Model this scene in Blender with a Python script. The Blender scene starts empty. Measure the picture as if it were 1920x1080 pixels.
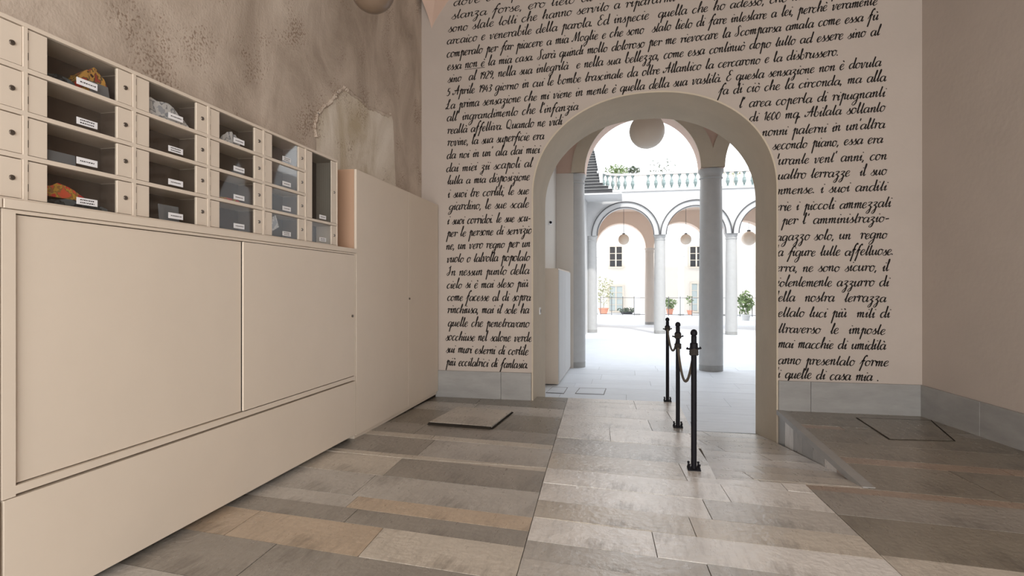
import bpy, math, random
from math import sin, cos, tan, atan, radians, pi
from mathutils import Vector, Matrix
random.seed(7)
S = bpy.context.scene
COL = S.collection
# ---------------------------------------------------------------- camera
F = 1053.0; TH = radians(11.54); H = 1.30
cam_d = bpy.data.cameras.new('camera'); cam = bpy.data.objects.new('camera', cam_d); COL.objects.link(cam)
cam_d.sensor_width = 36; cam_d.lens = F/1920*36; cam_d.clip_end = 300; cam_d.clip_start = 0.02
cam.location = (0, 0, H); cam.rotation_euler = (pi/2, 0, TH); S.camera = cam
# ---------------------------------------------------------------- sky, sun, added room fill, exposure
S.view_settings.view_transform = 'Standard'; S.view_settings.look = 'None'
S.view_settings.gamma = 1.0; S.view_settings.exposure = 0.46; S.view_settings.use_curve_mapping = False
W = bpy.data.worlds.new('world'); S.world = W; W.use_nodes = True
bg = W.node_tree.nodes['Background']; bg.inputs[0].default_value = (0.93, 0.965, 1.0, 1); bg.inputs[1].default_value = 2.35
sun_d = bpy.data.lights.new('sun', 'SUN'); sun_d.energy = 1.7; sun_d.angle = radians(1.5); sun_d.color = (1, .95, .87)
sun = bpy.data.objects.new('sun', sun_d); COL.objects.link(sun)
sun.rotation_euler = (radians(38), 0, radians(22))
fill_d = bpy.data.lights.new('room_fill', 'AREA'); fill_d.shape = 'RECTANGLE'; fill_d.size = 4.6; fill_d.size_y = 3.0  # added area light inside the gateway, brightens the room from behind the camera
fill_d.energy = 235; fill_d.color = (1.0, .95, .90)
fill = bpy.data.objects.new('room_fill', fill_d); COL.objects.link(fill)
fill.location = (0.4, -2.9, 1.8); fill.rotation_euler = (radians(90), 0, radians(-3))
S.cycles.max_bounces = 8; S.cycles.diffuse_bounces = 5; S.cycles.glossy_bounces = 3; S.cycles.transparent_max_bounces = 8
S.cycles.sample_clamp_indirect = 6.0
# ---------------------------------------------------------------- picture <-> place
def ray(px, py):
    dx = (px-960)/F; dz = (540-py)/F
    return dx*cos(TH)-sin(TH), dx*sin(TH)+cos(TH), dz
def onY(px, py, Y):
    a, b, c = ray(px, py); t = Y/b; return a*t, H+c*t
def onX(px, py, X):
    a, b, c = ray(px, py); t = X/a; return b*t, H+c*t
def fz(y): return 0.0 if y < 4 else -0.02*(y-4)
def onZ(px, py, z):
    a, b, c = ray(px, py); t = (z-H)/c; return a*t, b*t
def onF(px, py):
    z = 0
    for _ in range(5):
        x, y = onZ(px, py, z); z = fz(y)
    return x, y, z
YW = 6.7; THK = 1.0; XL = -2.53; GZ = -0.57       # wall with the writing, its thickness, plaster wall, courtyard level
# ---------------------------------------------------------------- materials
def lin(c): return tuple(((v/255)/12.92 if v/255 <= .04045 else ((v/255+.055)/1.055)**2.4) for v in c)
def mat(name, c, rough=.6, metal=0, spec=.5, noise=0, nscale=6, bump=0, bscale=40, rnd=0, stretch=(1, 1, 1), c2=None, coat=0, transl=0):
    m = bpy.data.materials.new(name); m.use_nodes = True; nt = m.node_tree; N = nt.nodes; L = nt.links
    p = N['Principled BSDF']; c = lin(c)
    p.inputs['Base Color'].default_value = (*c, 1); p.inputs['Roughness'].default_value = rough
    p.inputs['Metallic'].default_value = metal; p.inputs['Specular IOR Level'].default_value = spec
    if coat: p.inputs['Coat Weight'].default_value = coat
    tc = N.new('ShaderNodeTexCoord'); mp = N.new('ShaderNodeMapping'); mp.inputs['Scale'].default_value = stretch
    L.new(tc.outputs['Object'], mp.inputs[0]); out = mp.outputs[0]
    if rnd:
        oi = N.new('ShaderNodeObjectInfo'); ad = N.new('ShaderNodeVectorMath'); ad.operation = 'ADD'
        sc = N.new('ShaderNodeMath'); sc.operation = 'MULTIPLY'; sc.inputs[1].default_value = 37
        L.new(oi.outputs['Random'], sc.inputs[0]); L.new(out, ad.inputs[0]); L.new(sc.outputs[0], ad.inputs[1]); out = ad.outputs[0]
    if noise or c2:
        n = N.new('ShaderNodeTexNoise'); n.inputs['Scale'].default_value = nscale; n.inputs['Detail'].default_value = 8
        n.inputs['Roughness'].default_value = .65
        L.new(out, n.inputs['Vector'])
        r = N.new('ShaderNodeValToRGB'); r.color_ramp.elements[0].position = .32; r.color_ramp.elements[1].position = .68
        a = lin(c2) if False else (c2 and lin(c2)) or tuple(v*(1-noise) for v in c)
        b = tuple(min(1, v*(1+noise*.6)) for v in c) if not c2 else c
        r.color_ramp.elements[0].color = (*a, 1); r.color_ramp.elements[1].color = (*b, 1)
        L.new(n.outputs[0], r.inputs[0]); last = r.outputs[0]
        if rnd:
            h = N.new('ShaderNodeHueSaturation'); mr = N.new('ShaderNodeMapRange')
            mr.inputs['To Min'].default_value = 1-rnd; mr.inputs['To Max'].default_value = 1+rnd
            L.new(oi.outputs['Random'], mr.inputs[0]); L.new(mr.outputs[0], h.inputs['Value']); L.new(last, h.inputs['Color']); last = h.outputs[0]
        L.new(last, p.inputs['Base Color'])
    if bump:
        n2 = N.new('ShaderNodeTexNoise'); n2.inputs['Scale'].default_value = bscale; n2.inputs['Detail'].default_value = 6
        L.new(out, n2.inputs['Vector']); bp = N.new('ShaderNodeBump'); bp.inputs['Strength'].default_value = bump
        bp.inputs['Distance'].default_value = .02
        L.new(n2.outputs[0], bp.inputs['Height']); L.new(bp.outputs[0], p.inputs['Normal'])
    return m
M = {}
M['paint'] = mat('wall_paint', (186, 175, 166), .75, spec=.25, noise=.05, nscale=1.4, bump=.12, bscale=18)
M['paint_arch'] = mat('arch_paint', (198, 186, 167), .75, spec=.2, noise=.06, nscale=2, bump=.15, bscale=30)
M['ceil'] = mat('ceiling_plaster', (205, 178, 162), .8, noise=.05, nscale=2)
M['cab'] = mat('cabinet_lacquer', (216, 203, 187), .42, spec=.35, noise=.02, nscale=3)
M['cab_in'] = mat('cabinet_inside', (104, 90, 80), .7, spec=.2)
M['gap'] = mat('joint_shadow_gap', (45, 40, 35), .9, spec=.1)
M['mortar'] = mat('mortar', (92, 86, 80), .95, spec=.1)
M['ceil_room'] = mat('room_ceiling_plaster', (150, 132, 116), .85, noise=.05, nscale=2)
M['marble'] = mat('grey_marble', (150, 149, 147), .38, noise=.16, nscale=2.2, rnd=.06, stretch=(1, 1, 3.5), bump=.05, bscale=30)
M['ink'] = mat('black_brush_paint', (38, 33, 31), .7, spec=.2)
M['black'] = mat('black_metal', (15, 14, 21), .6, spec=.2)
M['tan'] = mat('warm_reflection_tan', (180, 148, 124), .5, spec=.3)
M['iron'] = mat('grey_iron', (90, 90, 92), .5, metal=.6)
M['far'] = mat('cream_plaster', (213, 207, 199), .85, spec=.2)
M['knot'] = mat('knot_dark', (52, 47, 44), .9)
M['rope'] = mat('rope_fibre', (104, 96, 86), .9, noise=.2, nscale=120)
M['col'] = mat('column_stone', (184, 184, 183), .6, noise=.05, nscale=5, bump=.05, bscale=60)
M['col_d'] = mat('column_base_stone', (158, 158, 156), .65, noise=.1, nscale=9, bump=.08, bscale=60)
M['ext'] = mat('outside_white_plaster', (208, 208, 208), .85, spec=.2, noise=.03, nscale=1)
M['ext_beige'] = mat('vault_beige_plaster', (226, 206, 190), .85, spec=.2)
M['col_b'] = mat('beige_column_stone', (206, 197, 188), .75, spec=.2)
M['opal'] = mat('opal_glass', (226, 212, 196), .3, spec=.4)
M['opal_d'] = mat('smoked_opal_glass', (122, 104, 88), .3, spec=.4)
M['paper'] = mat('white_paper', (232, 232, 234), .8)
M['paper_g'] = mat('grey_paper', (120, 122, 126), .7)
M['steel'] = mat('lock_steel', (120, 112, 104), .35, metal=.9)
M['brass'] = mat('brass', (170, 140, 90), .35, metal=.9)
M['leaf'] = mat('leaf_green', (112, 132, 88), .6, noise=.35, nscale=8)
M['leaf_pale'] = mat('leaf_pale', (138, 142, 102), .6, noise=.25, nscale=8)
M['leaf_dark'] = mat('leaf_dark', (80, 92, 78), .6, noise=.35, nscale=8)
M['terra'] = mat('terracotta', (200, 140, 118), .8, noise=.1)
M['teal'] = mat('glazed_baluster', (156, 172, 172), .35, noise=.2, nscale=12, c2=(84, 100, 98))
M['step'] = mat('stair_slate', (60, 60, 62), .7, noise=.15, nscale=9)
M['win'] = mat('window_dark_glass', (52, 54, 58), .12, spec=.6)
M['winlight'] = mat('door_pale_glass', (176, 186, 186), .2, spec=.5)
M['frame'] = mat('window_frame_paint', (206, 196, 182), .6)
M['slab_out'] = mat('courtyard_stone', (220, 226, 234), .5, noise=.06, nscale=3, rnd=.04, stretch=(1, 4, 1), bump=.06, bscale=20)
stone_cols = dict(g=(182, 177, 170), d=(146, 140, 132), c=(196, 187, 174), o=(190, 171, 149), b=(126, 118, 105), l=(220, 216, 211), r=(152, 130, 112))
# paving: chiselled stone with worn darker scratches along the strip
def stone(name, c):
    m = mat(name, c, .42, spec=.9, noise=.14, nscale=3.2, bump=.22, bscale=26, rnd=.05, stretch=(1, 1.0, 1))
    nt = m.node_tree; N = nt.nodes; L = nt.links; p = N['Principled BSDF']; p.inputs['IOR'].default_value = 1.6
    tc = N.new('ShaderNodeTexCoord'); mp = N.new('ShaderNodeMapping'); mp.inputs['Scale'].default_value = (14, 3, 1)
    mp.inputs['Rotation'].default_value = (0, 0, .12)
    L.new(tc.outputs['Object'], mp.inputs[0])
    n = N.new('ShaderNodeTexNoise'); n.inputs['Scale'].default_value = 1.6; n.inputs['Detail'].default_value = 9; n.inputs['Roughness'].default_value = .75
    L.new(mp.outputs[0], n.inputs['Vector'])
    n3 = N.new('ShaderNodeTexNoise'); n3.inputs['Scale'].default_value = 1.1; n3.inputs['Detail'].default_value = 3; L.new(tc.outputs['Object'], n3.inputs['Vector'])
    mu = N.new('ShaderNodeMath'); mu.operation = 'MULTIPLY'; L.new(n.outputs[0], mu.inputs[0]); L.new(n3.outputs[0], mu.inputs[1])
    r = N.new('ShaderNodeValToRGB'); r.color_ramp.elements[0].position = .24; r.color_ramp.elements[1].position = .40
    r.color_ramp.elements[0].color = (1, 1, 1, 1); r.color_ramp.elements[1].color = (.52, .505, .49, 1)
    L.new(mu.outputs[0], r.inputs[0])
    mx = N.new('ShaderNodeMix'); mx.data_type = 'RGBA'; mx.blend_type = 'MULTIPLY'; mx.inputs[0].default_value = 1
    src = p.inputs['Base Color'].links[0].from_socket
    L.new(src, mx.inputs[6]); L.new(r.outputs[0], mx.inputs[7]); L.new(mx.outputs[2], p.inputs['Base Color'])
    mr = N.new('ShaderNodeMapRange'); mr.inputs['To Min'].default_value = .16; mr.inputs['To Max'].default_value = .44
    L.new(n.outputs[0], mr.inputs[0]); L.new(mr.outputs[0], p.inputs['Roughness'])
    return m
ST = {k: stone('paving_'+k, v) for k, v in stone_cols.items()}
# rough plaster of the left wall
def rough_plaster(name, ca, cb, cc):
    m = bpy.data.materials.new(name); m.use_nodes = True; N = m.node_tree.nodes; L = m.node_tree.links
    p = N['Principled BSDF']; p.inputs['Roughness'].default_value = .88; p.inputs['Specular IOR Level'].default_value = .2
    tc = N.new('ShaderNodeTexCoord')
    n = N.new('ShaderNodeTexNoise'); n.inputs['Scale'].default_value = 1.5; n.inputs['Detail'].default_value = 9; n.inputs['Roughness'].default_value = .62; n.inputs['Distortion'].default_value = .5
    mq = N.new('ShaderNodeMapping'); mq.inputs['Scale'].default_value = (1, 1.25, .75); L.new(tc.outputs['Object'], mq.inputs[0]); L.new(mq.outputs[0], n.inputs['Vector'])
    r = N.new('ShaderNodeValToRGB'); e = r.color_ramp.elements; e[0].position = .34; e[1].position = .66; e[0].color = (*lin(ca), 1); e[1].color = (*lin(cb), 1)
    x = e.new(.5); x.color = (*lin(cc), 1); L.new(n.outputs[0], r.inputs[0])
    # pits
    v = N.new('ShaderNodeTexNoise'); v.inputs['Scale'].default_value = 62; v.inputs['Detail'].default_value = 3
    L.new(tc.outputs['Object'], v.inputs['Vector'])
    v2 = N.new('ShaderNodeTexNoise'); v2.inputs['Scale'].default_value = 2.3; v2.inputs['Detail'].default_value = 2
    mp = N.new('ShaderNodeMapping'); mp.inputs['Location'].default_value = (3, 5, 1); L.new(tc.outputs['Object'], mp.inputs[0]); L.new(mp.outputs[0], v2.inputs['Vector'])
    mu = N.new('ShaderNodeMath'); mu.operation = 'MULTIPLY'; L.new(v.outputs[0], mu.inputs[0]); L.new(v2.outputs[0], mu.inputs[1])
    r2 = N.new('ShaderNodeValToRGB'); r2.color_ramp.elements[0].position = .33; r2.color_ramp.elements[1].position = .40
    r2.color_ramp.elements[0].color = (1, 1, 1, 1); r2.color_ramp.elements[1].color = (.62, .56, .52, 1); L.new(mu.outputs[0], r2.inputs[0])
    mx = N.new('ShaderNodeMix'); mx.data_type = 'RGBA'; mx.blend_type = 'MULTIPLY'; mx.inputs[0].default_value = 1
    L.new(r.outputs[0], mx.inputs[6]); L.new(r2.outputs[0], mx.inputs[7]); L.new(mx.outputs[2], p.inputs['Base Color'])
    b1 = N.new('ShaderNodeBump'); b1.inputs['Strength'].default_value = .3; b1.inputs['Distance'].default_value = .02; b1.invert = True
    L.new(mu.outputs[0], b1.inputs['Height'])
    b2 = N.new('ShaderNodeBump'); b2.inputs['Strength'].default_value = .25; b2.inputs['Distance'].default_value = .05
    L.new(n.outputs[0], b2.inputs['Height']); L.new(b1.outputs[0], b2.inputs['Normal']); L.new(b2.outputs[0], p.inputs['Normal'])
    return m
M['plaster'] = rough_plaster('aged_plaster', (166, 152, 138), (206, 193, 179), (188, 174, 160))
M['plaster_old'] = rough_plaster('bare_old_plaster', (184, 170, 146), (230, 222, 210), (212, 202, 187))
def glass_mat(name, tint, refl=.12, rough=.03):
    m = bpy.data.materials.new(name); m.use_nodes = True; N = m.node_tree.nodes; L = m.node_tree.links
    N.remove(N['Principled BSDF']); o = N['Material Output']
    t = N.new('ShaderNodeBsdfTransparent'); t.inputs[0].default_value = (*tint, 1)
    g = N.new('ShaderNodeBsdfGlossy'); g.inputs['Roughness'].default_value = rough
    f = N.new('ShaderNodeLayerWeight'); f.inputs[0].default_value = .5
    pw = N.new('ShaderNodeMath'); pw.operation = 'POWER'; pw.inputs[1].default_value = 4.5; L.new(f.outputs['Facing'], pw.inputs[0])
    mr = N.new('ShaderNodeMapRange'); mr.inputs['To Min'].default_value = .035; mr.inputs['To Max'].default_value = 1; L.new(pw.outputs[0], mr.inputs[0])
    x = N.new('ShaderNodeMixShader'); L.new(mr.outputs[0], x.inputs[0]); L.new(t.outputs[0], x.inputs[1]); L.new(g.outputs[0], x.inputs[2]); L.new(x.outputs[0], o.inputs[0])
    return m
M['glass'] = glass_mat('letterbox_glass', (.94, .94, .93))
M['reeded'] = glass_mat('reeded_glass', (.6, .62, .62), rough=.25)
def collage(name, cols, scale=14):
    m = bpy.data.materials.new(name); m.use_nodes = True; N = m.node_tree.nodes; L = m.node_tree.links
    p = N['Principled BSDF']; p.inputs['Roughness'].default_value = .5
    tc = N.new('ShaderNodeTexCoord'); v = N.new('ShaderNodeTexNoise'); v.inputs['Scale'].default_value = scale; v.inputs['Detail'].default_value = 4
    L.new(tc.outputs['Object'], v.inputs['Vector']); r = N.new('ShaderNodeValToRGB'); r.color_ramp.interpolation = 'CONSTANT'
    e = r.color_ramp.elements
    for i, c in enumerate(cols):
        x = e[i] if i < 2 else e.new(.5)
        x.position = .38+.24*i/len(cols); x.color = (*lin(c), 1)
    L.new(v.outputs[0], r.inputs[0]); L.new(r.outputs[0], p.inputs['Base Color']); return m
M['colour_a'] = collage('printed_wrap', [(170, 60, 40), (90, 80, 50), (200, 150, 70), (60, 30, 30), (190, 90, 60)], 22)
M['colour_b'] = collage('printed_cover', [(200, 60, 50), (190, 150, 60), (150, 110, 60), (210, 90, 60)], 26)
M['news'] = collage('newsprint', [(210, 210, 212), (150, 152, 158), (222, 222, 224), (176, 180, 190), (200, 190, 180)], 18)
M['darkmag'] = collage('dark_magazine', [(30, 30, 34), (60, 66, 70), (24, 22, 24), (90, 96, 100)], 22)
# ---------------------------------------------------------------- mesh tools
class MB:
    def __init__(s): s.v = []; s.f = []
    def add(s, vs, fs):
        o = len(s.v); s.v += [tuple(v) for v in vs]; s.f += [tuple(i+o for i in f) for f in fs]; return s
    def box(s, x0, x1, y0, y1, z0, z1):
        return s.add([(x0, y0, z0), (x1, y0, z0), (x1, y1, z0), (x0, y1, z0), (x0, y0, z1), (x1, y0, z1), (x1, y1, z1), (x0, y1, z1)],
                     [(0, 3, 2, 1), (4, 5, 6, 7), (0, 1, 5, 4), (1, 2, 6, 5), (2, 3, 7, 6), (3, 0, 4, 7)])
    def lathe(s, prof, cx=0, cy=0, n=32, cap=True):
        o = len(s.v); k = len(prof)
        for r, z in prof:
            for i in range(n):
                a = 2*pi*i/n; s.v.append((cx+r*cos(a), cy+r*sin(a), z))
        for j in range(k-1):
            for i in range(n):
                s.f.append((o+j*n+i, o+j*n+(i+1) % n, o+(j+1)*n+(i+1) % n, o+(j+1)*n+i))
        if cap:
            s.f.append(tuple(o+i for i in range(n))[::-1]); s.f.append(tuple(o+(k-1)*n+i for i in range(n)))
        return s
    def tube(s, pts, r, n=8):
        pts = [Vector(p) for p in pts]; o = len(s.v)
        for i, p in enumerate(pts):
            d = (pts[min(i+1, len(pts)-1)]-pts[max(i-1, 0)]).normalized()
            a = d.cross(Vector((0.3, 1, .2)) if abs(d.z) > .8 else Vector((0, 0, 1))).normalized(); b = d.cross(a)
            rr = r[i] if isinstance(r, (list, tuple)) else r
            for k in range(n):
                q = p+a*cos(2*pi*k/n)*rr+b*sin(2*pi*k/n)*rr; s.v.append(tuple(q))
        for i in range(len(pts)-1):
            for k in range(n): s.f.append((o+i*n+k, o+i*n+(k+1) % n, o+(i+1)*n+(k+1) % n, o+(i+1)*n+k))
        s.f.append(tuple(o+k for k in range(n))); s.f.append(tuple(o+(len(pts)-1)*n+k for k in range(n))[::-1])
        return s
    def prism(s, poly, z0, z1):   # z0,z1 may be functions of (x,y)
        f0 = z0 if callable(z0) else (lambda x, y: z0); f1 = z1 if callable(z1) else (lambda x, y: z1)
        n = len(poly)
        return s.add([(x, y, f0(x, y)) for x, y in poly]+[(x, y, f1(x, y)) for x, y in poly],
                     [tuple(range(n))[::-1], tuple(range(n, 2*n))]+[(i, (i+1) % n, n+(i+1) % n, n+i) for i in range(n)])
    def mesh(s, name, m, smooth=False):
        me = bpy.data.meshes.new(name); me.from_pydata(s.v, [], s.f); me.update()
        if m: me.materials.append(m)
        if smooth:
            me.polygons.foreach_set('use_smooth', [True]*len(me.polygons))
            try: me.set_sharp_from_angle(angle=radians(35))
            except Exception: pass
        return me
    def obj(s, name, m, parent=None, smooth=False, bevel=0, center=False):
        off = None
        if center and s.v:
            n = len(s.v); off = Vector((sum(v[0] for v in s.v)/n, sum(v[1] for v in s.v)/n, min(v[2] for v in s.v)))
            s.v = [(v[0]-off.x, v[1]-off.y, v[2]-off.z) for v in s.v]
        o = bpy.data.objects.new(name, s.mesh(name, m, smooth)); COL.objects.link(o)
        if off: o.location = off
        if parent:
            o.parent = parent
            if off: o.location = off-parent_loc(parent)
        if bevel:
            b = o.modifiers.new('bevel', 'BEVEL'); b.width = bevel; b.segments = 2; b.limit_method = 'ANGLE'
        return o
def parent_loc(p):
    l = Vector(p.location)
    while p.parent: p = p.parent; l += Vector(p.location)
    return l
def tag(o, label, cat, group=None):
    o['label'] = label; o['category'] = cat
    if group: o['group'] = group
    return o
def thing(name, label, cat, loc=(0, 0, 0), group=None):
    o = bpy.data.objects.new(name, None); o.empty_display_size = .1; COL.objects.link(o); o.location = loc
    return tag(o, label, cat, group)
def struct(o): o['kind'] = 'structure'; return o
def copy_tree(o, loc=None, label=None, group=None, parent=None):
    c = o.copy(); COL.objects.link(c)
    if parent: c.parent = parent
    if loc is not None: c.location = loc
    if label: c['label'] = label
    if group: c['group'] = group
    for ch in list(o.children): copy_tree(ch, parent=c)
    return c
def arch_wall(name, x0, x1, zb, zt, arches, y0, y1, m, n=40, parent=None, front=None):
    """wall with arched openings; arch = (cx, half width, spring z, rise, exponent, foot z)"""
    xs = {x0, x1}
    for cx, hw, zs, ri, ex, zf in arches:
        for i in range(n+1):
            x = cx-hw*cos(pi*i/n)
            if x0 <= x <= x1: xs.add(round(x, 6))
        for e in (cx-hw, cx+hw):
            if x0 < e < x1: xs.add(round(e, 6))
    xs = sorted(xs); mb = MB()
    def bot(x, side):
        xm = x+side*1e-5
        for cx, hw, zs, ri, ex, zf in arches:
            u = abs(xm-cx)/hw
            if u < 1:
                u = min(1, abs(x-cx)/hw); return zs+ri*(max(0, 1-u**ex))**(1/ex)
        return zb
    for a, b in zip(xs, xs[1:]):
        if b-a < 1e-5: continue
        za, zb_ = bot(a, 1), bot(b, -1)
        mb.add([(a, y0, za), (b, y0, zb_), (b, y0, zt), (a, y0, zt)], [(0, 1, 2, 3)])
        mb.add([(a, y1, za), (b, y1, zb_), (b, y1, zt), (a, y1, zt)], [(3, 2, 1, 0)])
        mb.add([(a, y0, za), (b, y0, zb_), (b, y1, zb_), (a, y1, za)], [(3, 2, 1, 0)])
        mb.add([(a, y0, zt), (b, y0, zt), (b, y1, zt), (a, y1, zt)], [(0, 1, 2, 3)])
    for x in xs:
        l = bot(x, -1) if x > x0 else zt; r = bot(x, 1) if x < x1 else zt
        if abs(l-r) > 1e-4:
            mb.add([(x, y0, l), (x, y0, r), (x, y1, r), (x, y1, l)], [(0, 1, 2, 3)])
    return mb.obj(name, m, parent)
def clip(poly, region):
    """Sutherland-Hodgman, region convex counter-clockwise"""
    out = poly
    for i in range(len(region)):
        ax, ay = region[i]; bx, by = region[(i+1) % len(region)]
        inp = out; out = []
        if not inp: return []
        def side(p): return (bx-ax)*(p[1]-ay)-(by-ay)*(p[0]-ax)
        for j in range(len(inp)):
            p, q = inp[j-1], inp[j]; sp, sq = side(p), side(q)
            if (sp >= 0) != (sq >= 0):
                t = sp/(sp-sq); out.append((p[0]+(q[0]-p[0])*t, p[1]+(q[1]-p[1])*t))
            if sq >= 0: out.append(q)
    return out
def area(p): return abs(sum(p[i-1][0]*p[i][1]-p[i][0]*p[i-1][1] for i in range(len(p))))/2
def inset(p, g):
    cx = sum(q[0] for q in p)/len(p); cy = sum(q[1] for q in p)/len(p); r = []
    for x, y in p:
        r.append((x-math.copysign(min(g, abs(x-cx)*.5), x-cx), y-math.copysign(min(g, abs(y-cy)*.5), y-cy)))
    return r
# ================================================================ THE ROOM
XR = onY(1729, 540, YW)[0]                       # right back corner
XRn = XR+.085*(YW+3.0)                           # right wall leans outwards towards us
AX0 = onY(1000, 540, YW)[0]; AX1 = onY(1455, 540, YW)[0]; ACX = (AX0+AX1)/2; AHW = (AX1-AX0)/2
ZS = 2.40; RISE = onY(1215, 175, YW)[1]-ZS; AEX = 2.15
ZC = 5.3                                         # ceiling height
wb = arch_wall('wall_back', XL-.3, XR+.4, -1.0, ZC+.2, [(ACX, AHW+.004, ZS, RISE+.004, AEX, -1)], YW, YW+THK, M['paint'], n=56)
struct(wb)
# plastered lining of the arch, standing a little proud of the wall
mb = MB(); prof = []
for i in range(57):
    a = pi-pi*i/56; c, s_ = cos(a), sin(a)
    u = math.copysign(abs(c)**(2/AEX), c); v = abs(s_)**(2/AEX)
    prof.append((ACX+AHW*u, ZS+RISE*v))
prof = [(ACX-AHW, -.95)]+prof+[(ACX+AHW, -.95)]
outer = [(ACX+(x-ACX)*(1+.018/AHW)*1.0, z if z < ZS else ZS+(z-ZS)*(1+.018/RISE)) for x, z in prof]
vs = []; fs = []; n = len(prof)
for (x, z) in prof: vs.append((x, YW-.02, z))
for (x, z) in prof: vs.append((x, YW+THK+.01, z))
for (x, z) in outer: vs.append((x, YW-.02, z))
for (x, z) in outer: vs.append((x, YW+.0, z))
for i in range(n-1):
    fs += [(i, i+1, n+i+1, n+i), (2*n+i, 2*n+i+1, i+1, i), (3*n+i, 3*n+i+1, 2*n+i+1, 2*n+i)]
mb.add(vs, fs); struct(mb.obj('trim_1', M['paint_arch'], smooth=True))
# left plaster wall
mb = MB(); mb.box(XL-.4, XL, -3, YW, -1, ZC+.2); wl = struct(mb.obj('wall_left', M['plaster']))
# right wall (slightly splayed)
mb = MB(); mb.add([(XR, YW, -.6), (XRn, -3, -.6), (XRn+.4, -3, -.6), (XR+.4, YW, -.6), (XR, YW, ZC+.2), (XRn, -3, ZC+.2), (XRn+.4, -3, ZC+.2), (XR+.4, YW, ZC+.2)],
       [(0, 1, 5, 4), (1, 2, 6, 5), (2, 3, 7, 6), (3, 0, 4, 7), (4, 5, 6, 7), (3, 2, 1, 0)])
wr = struct(mb.obj('wall_right', M['paint']))
# front wall behind us with the street gateway
struct(arch_wall('wall_front', XL-.4, XRn+.4, -.2, ZC+.2, [(.7, 2.3, 2.6, 1.7, 2, 0)], -3.5, -3.0, M['paint'], n=24))
mb = MB(); mb.box(XL-.4, XRn+.5, -3.5, YW, ZC, ZC+.25); struct(mb.obj('ceiling', M['ceil_room']))
# groined vault foot in the left corner
def pendentive(name, tip, la, lb, up, da, db, m, n=10):
    """foot of a vault: grows from tip along directions da and db (2D) up by 'up'"""
    mb = MB(); rows = []
    for i in range(n+1):
        t = i/n; z = tip[2]+up*t; k = t**1.25
        a = (tip[0]+da[0]*la*k, tip[1]+da[1]*la*k); b = (tip[0]+db[0]*lb*k, tip[1]+db[1]*lb*k)
        mid = ((a[0]+b[0])/2+(da[0]+db[0])*.18*k, (a[1]+b[1])/2+(da[1]+db[1])*.18*k)
        rows.append([(a[0], a[1], z), (mid[0], mid[1], z), (b[0], b[1], z), (tip[0]-(da[0]+db[0])*.02, tip[1]-(da[1]+db[1])*.02, z)])
    for r in rows: mb.v += r
    for i in range(n):
        for j in range(4): mb.f.append((i*4+j, i*4+(j+1) % 4, (i+1)*4+(j+1) % 4, (i+1)*4+j))
    return struct(mb.obj(name, m))
tx, tz = onY(804, 47, YW-.1)
pendentive('trim_2', (tx, YW, tz), .62, .5, ZC-tz, (1, 0), (-.45, -1), M['ceil'])
# patch of bare plaster where the coat has fallen off: the surrounding coat is the raised lip
pts = [(593, 258), (590, 232), (597, 212), (606, 202), (616, 195), (627, 184), (632, 172), (640, 170), (645, 165), (652, 170), (662, 179), (676, 187), (690, 202), (705, 206), (716, 212), (727, 216), (733, 214), (737, 226), (738, 250), (740, 300), (742, 345)]
loc = [onX(px, py, XL+.004) for px, py in pts]
poly = loc+[(loc[-1][0], 1.6), (loc[0][0], 1.6)]
mb = MB(); n = len(poly); mb.add([(XL+.004, y, z) for y, z in poly], [tuple(range(n))])
mb.obj('bare_patch', M['plaster_old'], wl)
random.seed(3)
fine = []
for i in range(len(loc)-5):
    for k in range(5):
        t = k/5; fine.append((loc[i][0]+(loc[i+1][0]-loc[i][0])*t+random.uniform(-.006, .006), loc[i][1]+(loc[i+1][1]-loc[i][1])*t+random.uniform(-.006, .006)))
mb = MB(); mb.tube([(XL+.002, y, z) for y, z in fine], [random.uniform(.012, .024) for _ in fine], 6)
mb.obj('broken_plaster_edge', M['plaster'], wl, smooth=True)

# ---------------------------------------------------------------- paving
U = Vector((.9955, -.094)).normalized(); V = Vector((-.051, 1)); O = Vector((-.36, 0.0))   # skewed grid: P = O + a U + b V
def ab(a, b): p = O+U*a+V*b; return (p.x, p.y)
RX0, RX1 = .60, 1.60; RY0 = 4.03; PEND = 6.95    # ramp between RX0 and RX1 from RY0 on, platform ends at PEND
REG = {'A': [(XL+.1, -3.2), (XRn, -3.2), (XR+.085*(YW-RY0), RY0), (XL+.1, RY0)],
       'B': [(XL+.1, RY0), (RX0, RY0), (RX0, YW-.002), (XL+.1, YW-.002)],
       'B2': [(AX0+.004, YW-.002), (RX0, YW-.002), (RX0, PEND), (AX0+.004, PEND)],
       'C': [(RX1-.06, RY0), (XR+.085*(YW-RY0), RY0), (XR, YW-.002), (AX1+.03, YW-.002)],
       'R': [(RX0, RY0), (RX1-.06, RY0), (AX1-.004, YW-.03), (AX1-.004, YW+THK), (RX0, YW+THK)]}
def zflat(x, y): return fz(y)
RS = (GZ-fz(4.03))/(YW+THK-RY0)
def zramp(x, y): return max(GZ, fz(RY0)+RS*(y-RY0))
floor = bpy.data.objects.new('floor', None); COL.objects.link(floor)
mb = MB()
for k, r in REG.items():
    zf_ = zramp if k == 'R' else zflat
    d = .006
    if k == 'A':   # split so that the plane follows the fall of the floor
        mb.prism(clip(r, [(-9, -4), (9, -4), (9, 4), (-9, 4)]), -.15, -d); mb.prism(clip(r, [(-9, 4), (9, 4), (9, 9), (-9, 9)]), -.15, lambda x, y: fz(y)-d)
    elif k in ('B', 'B2'): mb.prism(r, GZ-.05, lambda x, y: fz(y)-d)
    else: mb.prism(r, GZ-.1, lambda x, y, f=zf_: f(x, y)-d)
COL.objects.unlink(floor); bpy.data.objects.remove(floor)
floor = struct(mb.obj('floor', M['mortar']))
random.seed(11)
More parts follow.
